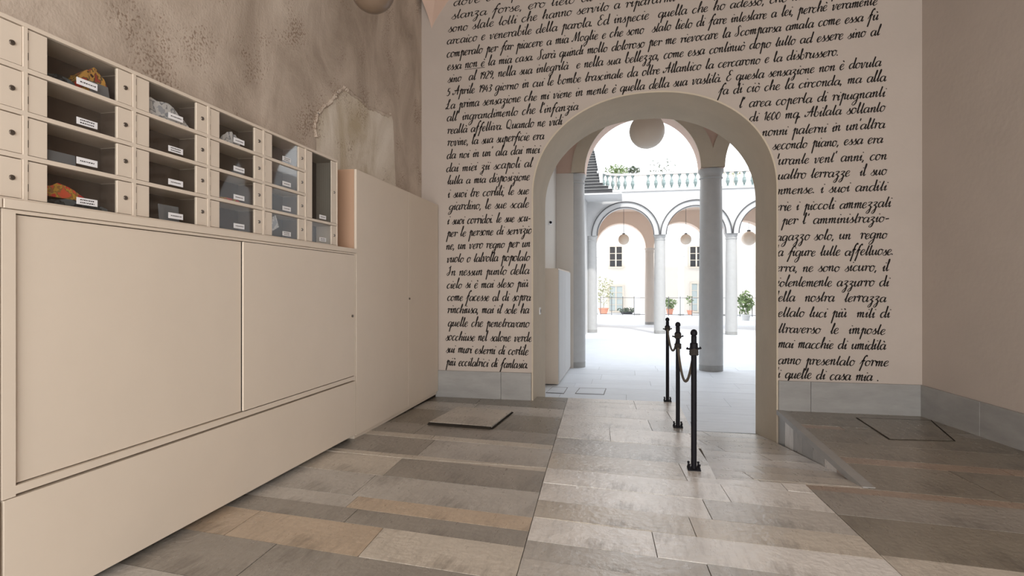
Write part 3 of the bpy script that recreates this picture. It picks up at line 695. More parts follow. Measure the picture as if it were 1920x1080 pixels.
# ================================================================ THE WRITING (painted by hand on the wall)
G = {
'a': (10, "8,8.5 5.5,10 2.5,8.5 1,4.5 2.3,.6 4.5,.5 6.8,4 8.2,9.5 7.6,3 8.6,.3 10.8,3"),
'b': (9, "0,3 3.5,14 4.2,20 3,20.5 2.3,14 2.1,3 4,.2 6.5,1 8,5 6.8,9.3 4.5,8.5"),
'c': (8, "7.3,8 5.5,10 3,9 1,5 2,1 4.3,0 8,2.8"),
'd': (10.3, "8,8.5 5.5,10 2.5,8.5 1,4.5 2.3,.6 4.5,.5 7,5 8.5,13 9,20.5 8.2,8 7.8,3 8.8,.3 10.8,3"),
'e': (7.6, "1.5,4 5,5.8 6.5,8.5 5,10 2.5,8.5 1,4.5 2.3,.6 4.5,0 7.8,3"),
'f': (7.5, "0,3 4.5,13 6.5,19.5 8.3,20.8 8.6,18.5 6.8,19 5,14 3.5,1 1.5,-10.5 2,-4|2,9.6 7.5,10"),
'g': (9.8, "8,8.5 5.5,10 2.5,8.5 1,4.5 2.3,.8 4.5,1 7,5 8.2,9.5 7.5,0 6,-7.5 3,-10.5 1,-8.5 3.5,-4 10,2"),
'h': (10, "0,3 4,14 4.5,20 3.4,20.5 2.4,13 2,0|2,3 4,8 6.4,10 7.8,8.3 7.2,3 8.2,.3 10.3,3"),
'i': (4.8, "0,5 2.6,10 2,3 3,.3 5,3|4,14.5 4.2,16"),
'l': (5, "0,3 3.8,14 4.4,20 3.4,20.6 2.6,14 2,3 3,.3 5.4,3"),
'm': (12.4, "0,6.5 2,10 1.9,0|1.9,4 4.5,9.8 5.9,9 5.7,0|5.7,4 8.4,9.8 9.8,9 9.3,3 10.4,.3 12.6,3"),
'n': (9, "0,6.5 2,10 1.9,0|1.9,4 4.8,9.8 6.5,9 6.1,3 7.2,.3 9.4,3"),
'o': (8.6, "5,10 2.5,9 1,5 2,1 4,0 6.5,2 7.5,6 6.5,9.3 5,10 6.8,8.3 9,8.8"),
'p': (9.3, "1,6 3.8,12 3,0 2.2,-11|3,3.5 5.6,9.8 7.3,9 7.1,3 8,.3 9.8,3"),
'q': (10, "8,8.5 5.5,10 2.5,8.5 1,4.5 2.3,.8 4.5,1 7,5 8.2,9.5 7.4,0 6.6,-10.5|7,-3 10.4,3"),
'r': (7.2, "-.6,8 1,10.4 2.8,9 2.2,0|2.3,3 3.4,7.5 5.2,10 7.2,9 7,7.4"),
's': (6.6, "-.5,1.5 3.8,8 4.6,10.3 4,8 5.8,4 5.2,.8 2.8,-.2 1,1.2"),
't': (5.4, "0,3 3.8,13 4.2,18.5 2.7,9 2.5,2.2 3.5,.3 5.8,3"),
'u': (9.4, "0,6.5 2,10 1.5,3 3,.2 5.4,3.2 7.5,10|7.5,10 6.9,3 7.9,.3 9.8,3"),
'v': (8.4, "0,8 1.8,10 2.6,7 2.4,2 3.5,.1 5.8,4 6.6,10 8.6,8.8"),
'z': (8.4, "1,8.6 3,10 6.8,9.2 3.5,5 2.2,3.8 5,3.6 6.2,0 5.2,-7 3,-10 1,-8.5 3.5,-4 8.8,2"),
'A': (11.5, "-1,4.5 -1,1 2.5,2.5 6.5,12 9,20 8.6,9 8.4,0|1,9 11,9.5"),
'E': (10, "9,17.5 7.2,20.3 4,18.5 4,13.5 6.5,11.6 3,10 1,5 3,.6 6.8,1 9,5"),
'I': (8, "1,15.5 6,20 4.4,18 5,10 4,3 1.2,0 -.6,3 3,7"),
'L': (10.5, "1,9 5,13 8,19 6.8,20.8 5.2,18 4.5,6 2,0 0,1.2 2.2,3 6,0 10,1.6"),
'M': (14.5, "-1,3 .2,.4 3,8 5.2,20 5.8,8 5.8,1|5.8,1 9,12 12,20 11.8,8 11.8,0 14,2"),
'Q': (12, "7.5,19 4,20.3 1,15 1,6 4,1 8,3 10,10 9,17 6.5,20|2,2.5 5,3.5 9,-.5 12,2"),
'S': (9.5, "9,17 7.2,20.7 4.6,18 5.5,11 6,4 3,0 0,2 3,6.5"),
'0': (7.5, "3.5,15 1,10 1,4 3,0 6,4 6,10 3.5,15"), '1': (5.5, "1,11 4,15 3.5,0"),
'2': (7.8, "1,12 3,15 6,13 5,8 1,.3 7,.5"), '3': (7, "1,13 4,15 6,12 3,8.5 6,5 4,0 .5,2"),
'4': (7.6, "4,15 1,5 7,5.5|5.5,10 5,0"), '5': (7.2, "6.5,15 2.5,15 2,9 5,9 6,4 3,0 0,1.5"),
'6': (7.2, "6,15 2,9 1,3 4,0 6,3 5,7 2,5"), '9': (7.2, "6,13 3,15 1,11 3,8 6,11 6,13 5.5,5 3,0"),
'.': (3.4, "1,0 1.6,2"), ',': (3.4, "2,1.5 .8,-3"), "'": (3, "2,20.5 1.2,16"), '-': (7, "1,5 6,5.6"), ' ': (7.6, ""),
}
for b_, acc in (('a', 'à'), ('e', 'è'), ('o', 'ò'), ('u', 'ù')):
    w, s_ = G[b_]; G[acc] = (w, s_+"|4,16 6.4,13.4")
def catmull(p, n=4):
    if len(p) < 3: return p
    q_ = [p[0]]+p+[p[-1]]; r = []
    for i in range(1, len(q_)-2):
        a, b, c, d = q_[i-1:i+3]
        for k in range(n):
            t = k/n
            r.append(tuple(.5*((2*b[j])+(-a[j]+c[j])*t+(2*a[j]-5*b[j]+4*c[j]-d[j])*t*t+(-a[j]+3*b[j]-3*c[j]+d[j])*t**3) for j in (0, 1)))
    r.append(p[-1]); return r
GS = {k: (w, [catmull([tuple(map(float, c.split(','))) for c in st.split()]) for st in s.split('|') if st]) for k, (w, s) in G.items()}
XH = .0585
def write(text, p0, p1, Y=YW-.0015, fit=True):
    (x0, z0), (x1, z1) = onY(*p0, Y), onY(*p1, Y)
    tot = sum(GS[c][0] for c in text)-.8
    if '  ' in text: pass
    W_ = x1-x0; sx = W_/tot; sy = XH/10; ang = (z1-z0)/W_
    mb = MB(); cur = 0; rn = random.Random(hash_(text))
    for ch in text:
        w, sts = GS[ch]; ky = sy*rn.uniform(.93, 1.07); dy = rn.uniform(-.003, .003); shear = .20+rn.uniform(-.04, .04); kx = rn.uniform(.96, 1.04)
        for st in sts:
            P = []
            for gx, gy in st:
                xx = x0+(cur+gx*kx)*sx+gy*ky*shear; zz = z0+ang*(cur+gx)*sx+gy*ky+dy; P.append((xx, zz))
            n = len(P); L_ = []; R_ = []
            for i in range(n):
                a = P[max(0, i-1)]; b = P[min(n-1, i+1)]; dx, dz = b[0]-a[0], b[1]-a[1]; l = math.hypot(dx, dz) or 1; dx /= l; dz /= l
                wd_ = .0035+.0046*max(0, -dz*.9+dx*.15)
                if i in (0, n-1) and n > 4: wd_ *= .6
                if n <= 3: wd_ = .0064
                L_.append((P[i][0]-dz*wd_, P[i][1]+dx*wd_)); R_.append((P[i][0]+dz*wd_, P[i][1]-dx*wd_))
            o = len(mb.v)
            for i in range(n): mb.v.append((L_[i][0], Y, L_[i][1])); mb.v.append((R_[i][0], Y, R_[i][1]))
            for i in range(n-1):
              if ACX+.5 < P[i][0] < AX1+.022 and P[i][1] < 2.75: continue
              mb.f.append((o+2*i, o+2*i+1, o+2*i+3, o+2*i+2))
        cur += w
    o = mb.obj('handwritten_line', M['ink'], wb); o['kind'] = 'stuff'; return o
def hash_(s): return sum(ord(c)*(i+3) for i, c in enumerate(s))
LINES = [
("dove era per me la mia vecchia casa, quella sua prima ", (849, 12), (1560, -95)),
("stanza forse, ero lieto di essere stato sempre uno di quelli che vi", (846, 36), (1610, -63)),
("sono state totti che hanno servito a ripararmi dalla prezzolata e di", (840, 61), (1500, -31)),
("arcaico e venerabile della parola. Ed inspecie  quella che ho adesso, che non mi piace di", (837, 84), (1640, -18)),
("comperato per far piacere a mia Moglie e che sono  stato lieto di fare intestare a lei, perchè veramente", (837, 108), (1643, 9)),
("essa non è la mia casa. Sarà quindi molto doloroso per me rievocare la Scomparsa amata come essa fù", (838, 132), (1645, 37)),
("sino  al 1929, nella sua integrità  e nella sua bellezza, come essa continuò dopo tutto ad essere sino al", (839, 155), (1648, 66)),
("5 Aprile 1943 giorno in cui le bombe trascinate da oltre Atlantico la cercarono e la disbrussero.", (837, 180), (1571, 104)),
("La prima sensazione che mi viene in mente è quella della sua vastità. E questa sensazione non è dovuta", (835, 205), (1650, 124)),
("all' ingrandimento che l'infanzia", (837, 228), (1083, 206)), ("fa di ciò che la circonda, ma alla", (1346, 178), (1660, 152)),
("realtà affettiva. Quando ne vidi", (838, 251), (1053, 234)), ("l' area coperta di ripugnanti", (1385, 203), (1658, 181)),
("rovine, la sua superficie era", (838, 274), (1019, 261)), ("di 1600 mq. Abilata soltanto", (1404, 228), (1658, 209)),
("da noi in un' ala dai miei", (837, 298), (1011, 287)), ("nonni paterni in un'altra", (1428, 256), (1658, 240)),
("dai miei zii scapoli al", (836, 323), (996, 313)), ("secondo piano, essa era", (1448, 281), (1654, 268)),
("tutta a mia disposizione", (838, 346), (992, 338)), ("durante vent' anni, con", (1446, 310), (1661, 299)),
("i suoi tre cortili, le sue", (839, 371), (990, 364)), ("quattro terrazze  il suo", (1446, 337), (1661, 328)),
("giardino, le sue scale", (841, 394), (990, 389)), ("immense. i suoi anditi", (1446, 365), (1661, 357)),
("i suoi corridoi. le sue scu-", (838, 421), (994, 415)), ("lerie i piccoli ammezzati", (1446, 396), (1669, 388)),
("per le persone di servizio", (837, 444), (996, 438)), ("e per l' amministrazio-", (1446, 422), (1666, 416)),
("ne, un vero regno per un", (836, 468), (993, 463)), ("ragazzo solo, un  regno", (1446, 452), (1662, 447)),
("vuoto o talvolta popolato", (837, 492), (992, 489)), ("da figure tutte affettuose.", (1446, 481), (1674, 478)),
("In nessun punto della", (838, 517), (991, 514)), ("terra, ne sono sicuro, il", (1446, 510), (1665, 508)),
("cielo si è mai steso più", (837, 541), (989, 538)), ("violentemente azzurro di", (1446, 537), (1665, 537)),
("come facesse al di sopra", (838, 564), (994, 564)), ("della  nostra  terrazza", (1446, 565), (1660, 566)),
("rinchiusa, mai il sole ha", (838, 587), (991, 588)), ("gettato luci più  miti di", (1446, 594), (1667, 596)),
("quelle che penetravano", (839, 612), (991, 614)), ("attraverso  le  imposte", (1446, 624), (1658, 627)),
("socchiuse nel salone verde", (835, 638), (996, 641)), ("mai macchie di umidità", (1458, 652), (1659, 656)),
("sui muri esterni di cortile", (836, 661), (989, 666)), ("hanno presentato forme", (1446, 682), (1664, 687)),
("più eccitatrici di fantasia.", (836, 685), (989, 691)), ("di quelle di casa mia .", (1446, 708), (1647, 715)),
]
for l in LINES: write(*l)
# the underlining of two words in the sixth line
a, b = onY(871, 130.5, YW-.0015), onY(909, 126, YW-.0015)
mb = MB(); mb.add([(a[0], YW-.0015, a[1]-.004), (b[0], YW-.0015, b[1]-.004), (b[0], YW-.0015, b[1]+.003), (a[0], YW-.0015, a[1]+.001)], [(0, 1, 2, 3)]); mb.obj('underline', M['ink'], wb)

# ================================================================ PASSAGE, COURTYARDS
YE = YW+THK
A1Y = 13.4; XW = -1.62                     # first arcade, left side wall of the passage
def colpos(px, Y): return onY(px, 540, Y)[0]
# ground
mb = MB(); mb.box(-6, 14, YW+.24, A1Y+.6, GZ-.2, GZ-.006); fo = struct(mb.obj('floor_passage', M['mortar']))
mb = MB(); mb.box(-6, 14, A1Y+.6, 50, GZ-.2, GZ); struct(mb.obj('floor_courtyard', M['slab_out']))
random.seed(23)
y = YE
while y < A1Y+.55:
    dy = random.choice((.45, .55, .7)); y2 = min(A1Y+.6, y+dy); x = -1.7+random.uniform(-.8, 0)
    while x < 5.2:
        dx = random.uniform(1.1, 2.0); m2 = MB(); m2.box(x+.002, x+dx-.002, y+.002, y2-.002, GZ-.04, GZ+random.uniform(-.001, .001))
        m2.obj('paving_stone', M['slab_out'], fo, center=True); x += dx
    y = y2
for b0, b1 in ((PEND, YE),):
    m2 = MB(); m2.box(AX0+.005, RX0-.003, PEND+.003, YE-.002, GZ-.04, GZ); m2.obj('paving_stone', M['slab_out'], fo, center=True)
# inspection covers outside the arch
def cover(px, label):
    p = [onZ(*a, GZ) for a in px]; cx = sum(a[0] for a in p)/4; cy = sum(a[1] for a in p)/4
    t = thing('inspection_cover', label, 'manhole cover', (cx, cy, GZ))
    P = [(a[0]-cx, a[1]-cy) for a in p]
    m2 = MB(); m2.prism([(x*1.03, y*1.06) for x, y in P], .0, .004); m2.obj('frame', M['iron'], t)
    m2 = MB(); m2.prism([(x*.97, y*.93) for x, y in P], .001, .006); m2.obj('plate', M['slab_out'], t)
cover([(1079, 738), (1132, 740), (1136, 729), (1087, 728)], 'rectangular stone cover set in the pale paving just beyond the arch')
cover([(1024, 736.5), (1057, 738), (1064, 727), (1036, 726)], 'small stone cover in the pale paving beside the grey passage cabinet')
# passage shell
mb = MB(); mb.box(XW-.3, XW, YE, A1Y+.25, GZ-.1, 5.6); struct(mb.obj('wall_passage_left', M['far']))
mb = MB(); mb.box(9, 9.3, YE, 40, GZ-.1, 6); struct(mb.obj('wall_passage_right', M['ext']))
mb = MB(); mb.box(XW-.3, 9.3, YE, A1Y+.3, 5.6, 5.85); struct(mb.obj('ceiling_passage', M['ext_beige']))
mb = MB(); mb.box(XR+.4, 9.3, YW+.3, YE, GZ-.1, 5.6); struct(mb.obj('wall_passage_back', M['ext']))
# upper storeys above room and passage (they shade the passage from the sun)
mb = MB(); mb.box(-8, 12, -3.5, A1Y+.3, 5.86, 9.5); struct(mb.obj('upper_storey', M['ext']))
# first arcade
SP1 = 3.98; c1 = [colpos(1077, A1Y), colpos(1333, A1Y)]; pit = c1[1]-c1[0]; c1 += [c1[1]+pit, c1[1]+2*pit]
aL, aR = colpos(1098, A1Y), colpos(1311, A1Y); hw = (aR-aL)/2; acx = (aL+aR)/2; pit = 2*(c1[1]-acx)
c1[2] = c1[1]+pit; c1[3] = c1[2]+pit
arches = [(acx+i*pit, hw, SP1, hw*1.02, 2, 0) for i in range(3)]
struct(arch_wall('wall_arcade_near', XW-.1, 9, SP1, 5.6, arches, A1Y-.27, A1Y+.25, M['ceil'], n=40))
mb = MB(); mb.box(XW-.1, c1[0], A1Y-.29, A1Y+.2, GZ, SP1); struct(mb.obj('wall_arcade_pier', M['far']))
def ring(name, cx, zs, r0, r1, Y0, Y1, m, n=32, parent=None, ex=1.0):
    mb = MB(); vs = []
    for i in range(n+1):
        a = pi*i/n
        for r, yy in ((r0, Y0), (r1, Y0), (r1, Y1), (r0, Y1)): vs.append((cx+r*cos(a), yy, zs+r*sin(a)*ex))
    mb.v = vs
    for i in range(n):
        for j in range(4): mb.f.append((i*4+j, i*4+(j+1) % 4, (i+1)*4+(j+1) % 4, (i+1)*4+j))
    return mb.obj(name, m, parent, smooth=False)
for i in range(2): struct(ring('trim_%d' % (3+i), acx+i*pit, SP1, hw, hw+.31, A1Y-.32-.002*i, A1Y-.27, M['paint_arch'], n=48, ex=1.02))
def column(x, Y, r0, zt, label, mat_=M['col'], group=None, bz=.0, proto=None):
    t = thing('stone_column', label, 'column', (x, Y, GZ), group); h = zt-GZ
    MB().lathe([(r0*1.0, .13), (r0*1.02, .16), (r0*1.02, h*.35), (r0*.93, h-.24), (r0*.92, h-.22)], n=40).obj('shaft', mat_, t, smooth=True)
    b = MB(); b.lathe([(r0*1.02, 0), (r0*1.02, .13), (r0*1.0, .135)], n=40); b.obj('base', M['col_d'], t, smooth=True)
    c = MB(); c.lathe([(r0*.92, h-.22), (r0*1.0, h-.21), (r0*1.02, h-.19), (r0*.95, h-.175), (r0*.95, h-.12), (r0*1.02, h-.09), (r0*1.08, h-.06), (r0*1.08, h)], n=40); c.obj('capital', mat_, t, smooth=True)
    return t
cl = ['slim grey stone column at the left side of the first arcade, beside the passage cabinet', 'large grey stone column standing right in the middle of the arch view', 'stone column of the first arcade, out to the right', 'farthest right stone column of the first arcade']
for i, x in enumerate(c1[:3]):
    column(x, A1Y, .255, SP1, cl[i])
# cabinet in the passage
px0 = -1.27; fy = 10.75; by = 12.95
t = thing('passage_cabinet', 'grey-beige double-door cabinet against the passage wall beyond the arch', 'cabinet', (px0, fy, GZ))
zt = onY(1052, 503, fy)[1]-GZ
MB().box(XW+.005-px0, -.02, 0, by-fy, .02, zt).obj('body', M['cab'], t)
m2 = MB(); m2.box(-.02, 0, .01, 1.08, .06, zt-.03); d = m2.obj('door', M['ext'], t)
m2 = MB(); m2.box(-.02, 0, 1.10, by-fy-.01, .06, zt-.03); d = m2.obj('door', M['ext'], t)
# round wall camera/spotlight
cyy, czz = onX(1029.5, 417.5, XW)
t = thing('wall_spotlight', 'small round white fitting with black lens on the passage wall', 'security camera', (XW, cyy, czz))
m2 = MB(); m2.tube([(0, 0, 0), (.05, -.02, 0)], [.05, .045], 20); m2.obj('housing', M['paper'], t, smooth=True)
m2 = MB(); m2.tube([(.04, -.045, 0), (.05, -.058, 0)], [.03, .024], 16); m2.obj('lens', M['black'], t, smooth=True)
# globes
def globe(px, py, d, r, label, zc, group=None):
    a, b, c = ray(px, py); t = thing('globe_pendant', label, 'lamp', (a*d, b*d, H+c*d), group)
    MB().lathe(sphere_prof(r, 16), n=36).obj('globe', M['opal'], t, smooth=True)
    MB().lathe([(r*.25, r*.95), (r*.25, r*1.15), (.01, r*1.17), (.008, zc-(H+c*d))], n=14).obj('stem', M['iron'], t)
globe(1213, 246, 10.5, .325, 'large opal globe lamp hanging inside the top of the arch view', 5.6)
# ---------------------------------------------------------------- second arcade with terrace
A2Y = 23.8; SP2 = 3.47
x0 = colpos(1237, A2Y); x1 = colpos(1371, A2Y); pit = x1-x0; c2 = [x0-pit, x0, x1, x1+pit, x1+2*pit, x1+3*pit]
hw = pit/2-.24
arches = [((c2[i]+c2[i+1])/2, hw, SP2, hw*1.0, 2, 0) for i in range(5)]
TZ = 5.28
struct(arch_wall('wall_arcade_middle', -4.5, 9, SP2, TZ, arches, A2Y-.25, A2Y+.25, M['ext'], n=32))
k = 1
for i in range(4):
    cx = (c2[i]+c2[i+1])/2
    o = struct(ring('trim_%d' % (4+k), cx, SP2, hw-.0, hw+.20, A2Y-.29, A2Y-.25, M['ext'])); k += 1
    ring('moulding', cx, SP2, hw+.20, hw+.235, A2Y-.335, A2Y-.25, M['iron'], parent=o)  # dark grey colour stands in for the shading lines along the arch mouldings
    ring('moulding', cx, SP2, hw-.02, hw+.012, A2Y-.32, A2Y-.25, M['iron'], parent=o)
names2 = ['pale grey column at the left end of the second arcade, across the first courtyard', 'pale grey column of the second arcade behind the farthest rope post', 'pale grey column of the second arcade seen right of the large column', 'pale grey column of the second arcade hidden behind the right jamb']
for i in range(4): column(c2[i], A2Y, .225, SP2, names2[i])
mb = MB(); mb.box(-4.5, 9, A2Y-.3, A2Y+.1, TZ-.03, TZ+.06); struct(mb.obj('trim_9', M['ext']))
mb = MB(); mb.box(-4.5, 9, A2Y+.1, 30.2, TZ-.1, TZ+.02); struct(mb.obj('ceiling_portico', M['ext_beige']))
mb = MB(); mb.box(XW-.5, c2[0]-.18, A1Y+.25, A2Y, GZ, 4.85); struct(mb.obj('wall_courtyard_left', M['ext']))
mb = MB(); mb.box(c2[0]-2.2, c2[0]-.16, A2Y-.2, A2Y+.2, GZ, SP2); struct(mb.obj('wall_arcade_end', M['ext']))
# third arcade: beige arches at the back of the portico
A3Y = 29.7; SP3 = 3.35; x0 = colpos(1218, A3Y); pit3 = 2.95; c3 = [x0-pit3, x0, x0+pit3, x0+2*pit3]
hw3 = pit3/2-.2
struct(arch_wall('wall_arcade_inner', -4.5, 9, SP3, TZ-.1, [((c3[i]+c3[i+1])/2, hw3, SP3, hw3, 2, 0) for i in range(3)], A3Y-.35, A3Y+.35, M['ext_beige'], n=32))
names3 = ['beige column at the left of the inner portico arcade', 'beige column just left of and behind the second arcade column', 'beige inner portico column behind the large column', 'beige inner portico column at right']
for i in range(4): column(c3[i], A3Y, .235, SP3, names3[i], M['col_b'])
mb = MB(); mb.box(-4.5, c3[0]-.15, A2Y+.2, A3Y+.3, GZ, TZ-.1); struct(mb.obj('wall_portico_left', M['ext_beige']))
# three little globes
globe(1169.5, 449, 27, .26, 'small opal globe lamp in the left inner portico arch', 5.18)
globe(1286, 449, 27, .26, 'small opal globe lamp just left of the large column', 5.18)
globe(1404, 447, 28, .36, 'small opal globe lamp at the right edge of the arch view', 5.18)
# fourth arcade and far wall
A4Y = 39.5; SP4 = 3.45; x0 = colpos(1195, A4Y); x1 = colpos(1277, A4Y); p4 = x1-x0; c4 = [x0-p4, x0, x1, x1+p4, x1+2*p4]
hw4 = p4/2-.25
struct(arch_wall('wall_arcade_far', -5, 12, SP4, 7.5, [((c4[i]+c4[i+1])/2, hw4, SP4, hw4, 2, 0) for i in range(4)], A4Y-.2, A4Y+.2, M['ext'], n=28))
for i, nm in enumerate(['white column of the farthest arcade at its left end', 'white column of the farthest arcade between the window bays', 'white column of the farthest arcade left of the large column', 'white farthest arcade column right of the large column']):
    column(c4[i], A4Y, .2, SP4, nm, M['ext'])
FY = 43.0
mb = MB(); mb.box(-6, 13, FY, FY+.3, GZ-.1, 8); struct(mb.obj('wall_far', M['far']))
def window(num, px0, px1, py0, py1, dark, pp=2, rows=3):
    x0, z1 = onY(px0, py0, FY); x1, z0 = onY(px1, py1, FY)
    w = bpy.data.objects.new('window_%d' % num, None) if dark else bpy.data.objects.new('door_%d' % num, None)
    COL.objects.link(w); w.location = (x0, FY, z0); struct(w); W_ = x1-x0; H_ = z1-z0
    f = MB(); t_ = .12
    f.box(-t_, 0, -.1, 0, -t_, H_+t_); f.box(W_, W_+t_, -.1, 0, -t_, H_+t_); f.box(0, W_, -.1, 0, H_, H_+t_); f.box(0, W_, -.1, 0, -t_, 0)
    f.box(W_/2-.05, W_/2+.05, -.08, -.01, 0, H_)
    for r in range(1, rows): f.box(0, W_, -.07, -.02, H_*r/rows-.02, H_*r/rows+.02)
    f.obj('window_frame', M['frame'], w)
    for c in range(2):
        for r in range(rows):
            g = MB(); g.box(W_*c/2+(.05 if c else 0), W_*(c+1)/2-(0 if c else .05), -.04, -.03, H_*r/rows+.02, H_*(r+1)/rows-.02)
            g.obj('window_pane', M['win'] if dark else M['winlight'], w)
window(1, 1143.5, 1166, 463, 500, True); window(2, 1294, 1317, 463, 500, True)
window(1, 1143, 1167, 537, 583, False, rows=4); window(2, 1297, 1320, 532, 583, False, rows=4)
# black fence between the far columns
t = thing('iron_railing', 'thin grey iron railing before the farthest arcade', 'railing', (colpos(1190, 38.9), 38.9, GZ))
xs = colpos(1425, 38.9)-colpos(1126, 38.9); xo = colpos(1126, 38.9)-colpos(1190, 38.9)
m2 = MB(); m2.box(xo, xo+xs, -.015, .015, .07, .11); m2.obj('rail', M['iron'], t)
m2 = MB(); m2.box(xo, xo+xs, -.015, .015, 1.20, 1.23); m2.obj('rail', M['iron'], t)
first = None; x = xo
while x < xo+xs:
    if first is None: first = MB().box(-.02, .02, -.02, .02, 0, 1.3).obj('railing_post', M['iron'], t); first.location = (x, 0, 0)
    else: c = first.copy(); COL.objects.link(c); c.location = (x, 0, 0)
    x += .75
# ---------------------------------------------------------------- balustrade on the terrace
t = thing('balustrade', 'pale blue-glazed baluster railing along the terrace above the second arcade', 'balustrade', (0, A2Y-.05, TZ+.06))
bp = [(.075, 0), (.075, .05), (.035, .08), (.05, .14), (.085, .22), (.075, .32), (.035, .43), (.03, .50), (.06, .54), (.07, .58), (.07, .60)]
xa, xb = colpos(1140, A2Y), 6.5
bars = []
x = colpos(1172, A2Y)
while x < xb:
    if not (colpos(1200, A2Y) < x < colpos(1213, A2Y)): bars.append((x, 0))
    x += .31
cpx = colpos(1172, A2Y)
for i in range(1, 6):
    a = i/6*pi/2; bars.append((cpx-1.0*sin(a), -.9*(1-cos(a))))
first = None
for (x, y) in bars:
    if first is None: first = MB().lathe(bp, n=12).obj('baluster', M['teal'], t, smooth=True); first.location = (x, y, 0)
    else: c = first.copy(); COL.objects.link(c); c.location = (x, y, 0)
pts = [(cpx-1.0*sin(a), -.9*(1-cos(a))) for a in [i/12*pi/2 for i in range(12, -1, -1)]]+[(xb, 0)]
for nm, z0, z1, w in (('handrail', .60, .68, .11), ('base_rail', -.06, .0, .11)):
    m2 = MB()
    for (ax, ay), (bx_, by_) in zip(pts, pts[1:]):
        d = Vector((bx_-ax, by_-ay)).normalized(); nx, ny = -d.y*w, d.x*w
        m2.prism([(ax-nx, ay-ny), (bx_-nx, by_-ny), (bx_+nx, by_+ny), (ax+nx, ay+ny)], z0, z1)
    m2.obj(nm, M['ext'], t)
# white parapet curb under the curved end, widening to the stair
# stair rising away on the left
t = thing('terrace_stair', 'dark slate stair rising at the left above the courtyard wall', 'stair', (-1.6, 21.6, 4.92))
ends = [(1148, ), (1140, ), (1130, )]+[(1123.5-.9*i, ) for i in range(13)]
for i, (e,) in enumerate(ends):
    Y = 21.7+i*.27; xr = colpos(e, Y); m2 = MB(); z = .17*i
    m2.box(-1.5, xr+1.6, Y-21.6, Y-21.6+.30, z, z+.145)
    s_ = m2.obj('step', M['step'], t)
    m3 = MB(); m3.box(-1.5, xr+1.6+.01, Y-21.6-.03, Y-21.6+.28, z+.15, z+.163); m3.obj('nosing', M['col_d'], s_)
m2 = MB(); m2.box(-1.5, colpos(1166, 21.6)+1.6, 0, 1.85, -.06, -.005); m2.obj('landing_slab', M['ext'], t)
# stair string, white, on the right of the steps
m2 = MB(); L0 = []
for i in range(3, 16):
    Y = 21.7+i*.27; L0.append((colpos(1123.5-.9*(i-3), Y)+1.6+.02, Y-21.6, .17*i))
for (a, b) in zip(L0, L0[1:]):
    m2.add([(a[0], a[1], a[2]-.1), (b[0], b[1], b[2]-.1), (b[0], b[1], b[2]+.75), (a[0], a[1], a[2]+.75), (a[0]+.12, a[1], a[2]-.1), (b[0]+.12, b[1], b[2]-.1), (b[0]+.12, b[1], b[2]+.75), (a[0]+.12, a[1], a[2]+.75)],
       [(0, 1, 2, 3), (7, 6, 5, 4), (0, 4, 5, 1), (1, 5, 6, 2), (2, 6, 7, 3), (3, 7, 4, 0)])
m2.obj('stair_parapet', M['ext'], t)
# ---------------------------------------------------------------- plants
def leaves(n, rx, ry, rz, size, seed, cz=0, pinch=0):
    r = random.Random(seed); mb = MB()
    for _ in range(n):
        u = r.random()**.45; a = r.uniform(0, 2*pi); b = math.acos(r.uniform(-1, 1))
        c = Vector((rx*u*sin(b)*cos(a), ry*u*sin(b)*sin(a), cz+rz*u*cos(b)))
        c.z = max(c.z, size*.75)
        d = Vector((r.uniform(-1, 1), r.uniform(-1, 1), r.uniform(-.4, 1))).normalized(); e = d.cross(Vector((r.uniform(-1, 1), r.uniform(-1, 1), r.uniform(-1, 1)))).normalized()
        l = size*r.uniform(.7, 1.3); w = l*.32
        mb.add([c-d*l/2, c+e*w/2, c+d*l/2, c-e*w/2+Vector((0, 0, l*.1))], [(0, 1, 2, 3)])
    return mb
def potted(x, y, z, ph, pr, n, rx, rz, cz, size, m, label, seed, trunk=0, potm='terra', name='potted_plant'):
    t = thing(name, label, 'plant', (x, y, z))
    MB().lathe([(pr*.7, 0), (pr*.95, ph*.85), (pr*1.06, ph*.86), (pr*1.06, ph), (pr*.9, ph), (pr*.88, ph*.93)], n=20).obj('pot', M[potm], t, smooth=True)
    if trunk: MB().tube([(0, 0, ph*.9), (.03, 0, ph+trunk*.5), (0, .02, ph+trunk)], [.03, .025, .015], 7).obj('stem', M['col_d'], t)
    f = leaves(n, rx, rx, rz, size, seed, cz).obj('foliage', M[m], t); f['kind'] = 'stuff'
    return t
def gp(px, py): return colpos(px, 41.2 if py < 592 else 34.5), (41.2 if py < 592 else 34.5)
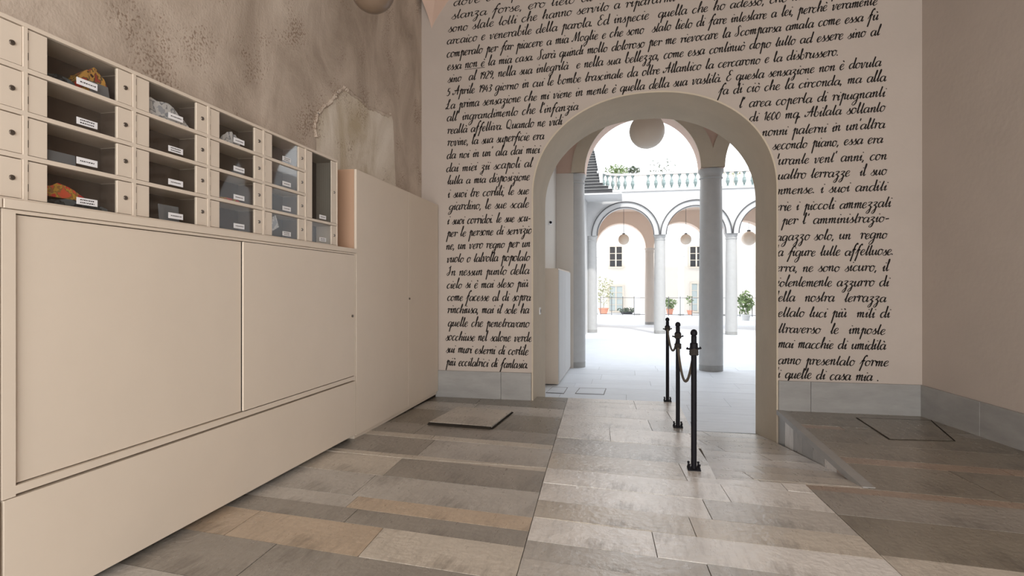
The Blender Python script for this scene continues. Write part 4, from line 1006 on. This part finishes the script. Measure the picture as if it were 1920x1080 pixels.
x, y = gp(1131.5, 585); potted(x, y, GZ, .42, .36, 240, .8, 1.1, 1.7, .2, 'leaf_pale', 'tall pale shrub in a terracotta pot by the left far arch', 1, 1.0)
x, y = gp(1256, 588); potted(x, y, GZ, .40, .25, 260, .52, .42, .75, .22, 'leaf', 'bushy green plant in an ochre pot behind the farthest rope post', 2)
x, y = gp(1293.5, 588); potted(x, y, GZ, .30, .2, 60, .22, .42, 1.0, .2, 'leaf', 'slim sparse plant in a terracotta pot left of the large column', 3, .6)
x, y = gp(1398, 597); potted(x, y, GZ, .35, .28, 200, .48, .75, .95, .32, 'leaf', 'leafy green plant in a pale pot at the right jamb of the arch', 4, .4, potm='ext')
x, y = gp(1432, 602); potted(x, y, GZ, .35, .25, 200, .32, .8, 1.1, .3, 'leaf_dark', 'darker leafy plant partly hidden behind the right arch jamb', 5, .4, potm='ext')
x, y = gp(1175.5, 587); potted(x, y, GZ, .16, .5, 160, .75, .2, .25, .22, 'leaf_dark', 'low dark creeping plant in a wide bowl at the far left arcade', 6, potm='iron')
# terrace shrubs
def shrub(px, py, Y, rx, rz, n, size, m, label, seed, trunk=0):
    x, z = onY(px, py, Y); t = thing('terrace_shrub', label, 'shrub', (x, Y, TZ+.03))
    f = leaves(n, rx, rx*.7, rz, size, seed, z-TZ).obj('foliage', M[m], t); f['kind'] = 'stuff'
    MB().tube([(0, 0, 0), (.03, 0, max(.2, z-TZ))], [.05, .02], 6).obj('stem', M['col_d'], t)
shrub(1155, 322, 25.2, .55, .28, 380, .15, 'leaf', 'round green shrub behind the curved end of the balustrade', 21)
shrub(1186, 322, 26.6, .4, .22, 240, .15, 'leaf_dark', 'dark green shrub next to the round one on the terrace', 22)
shrub(1121, 306, 25.6, .22, .3, 80, .14, 'leaf_dark', 'small dark shrub beside the top of the terrace stair', 23)
shrub(1240, 318, 26, .65, .5, 130, .14, 'leaf_dark', 'thin pale tree on the terrace above the second arcade', 24)
shrub(1375, 326, 26, .5, .14, 60, .14, 'leaf_pale', 'pale low shrub on the terrace right of the large column', 25)
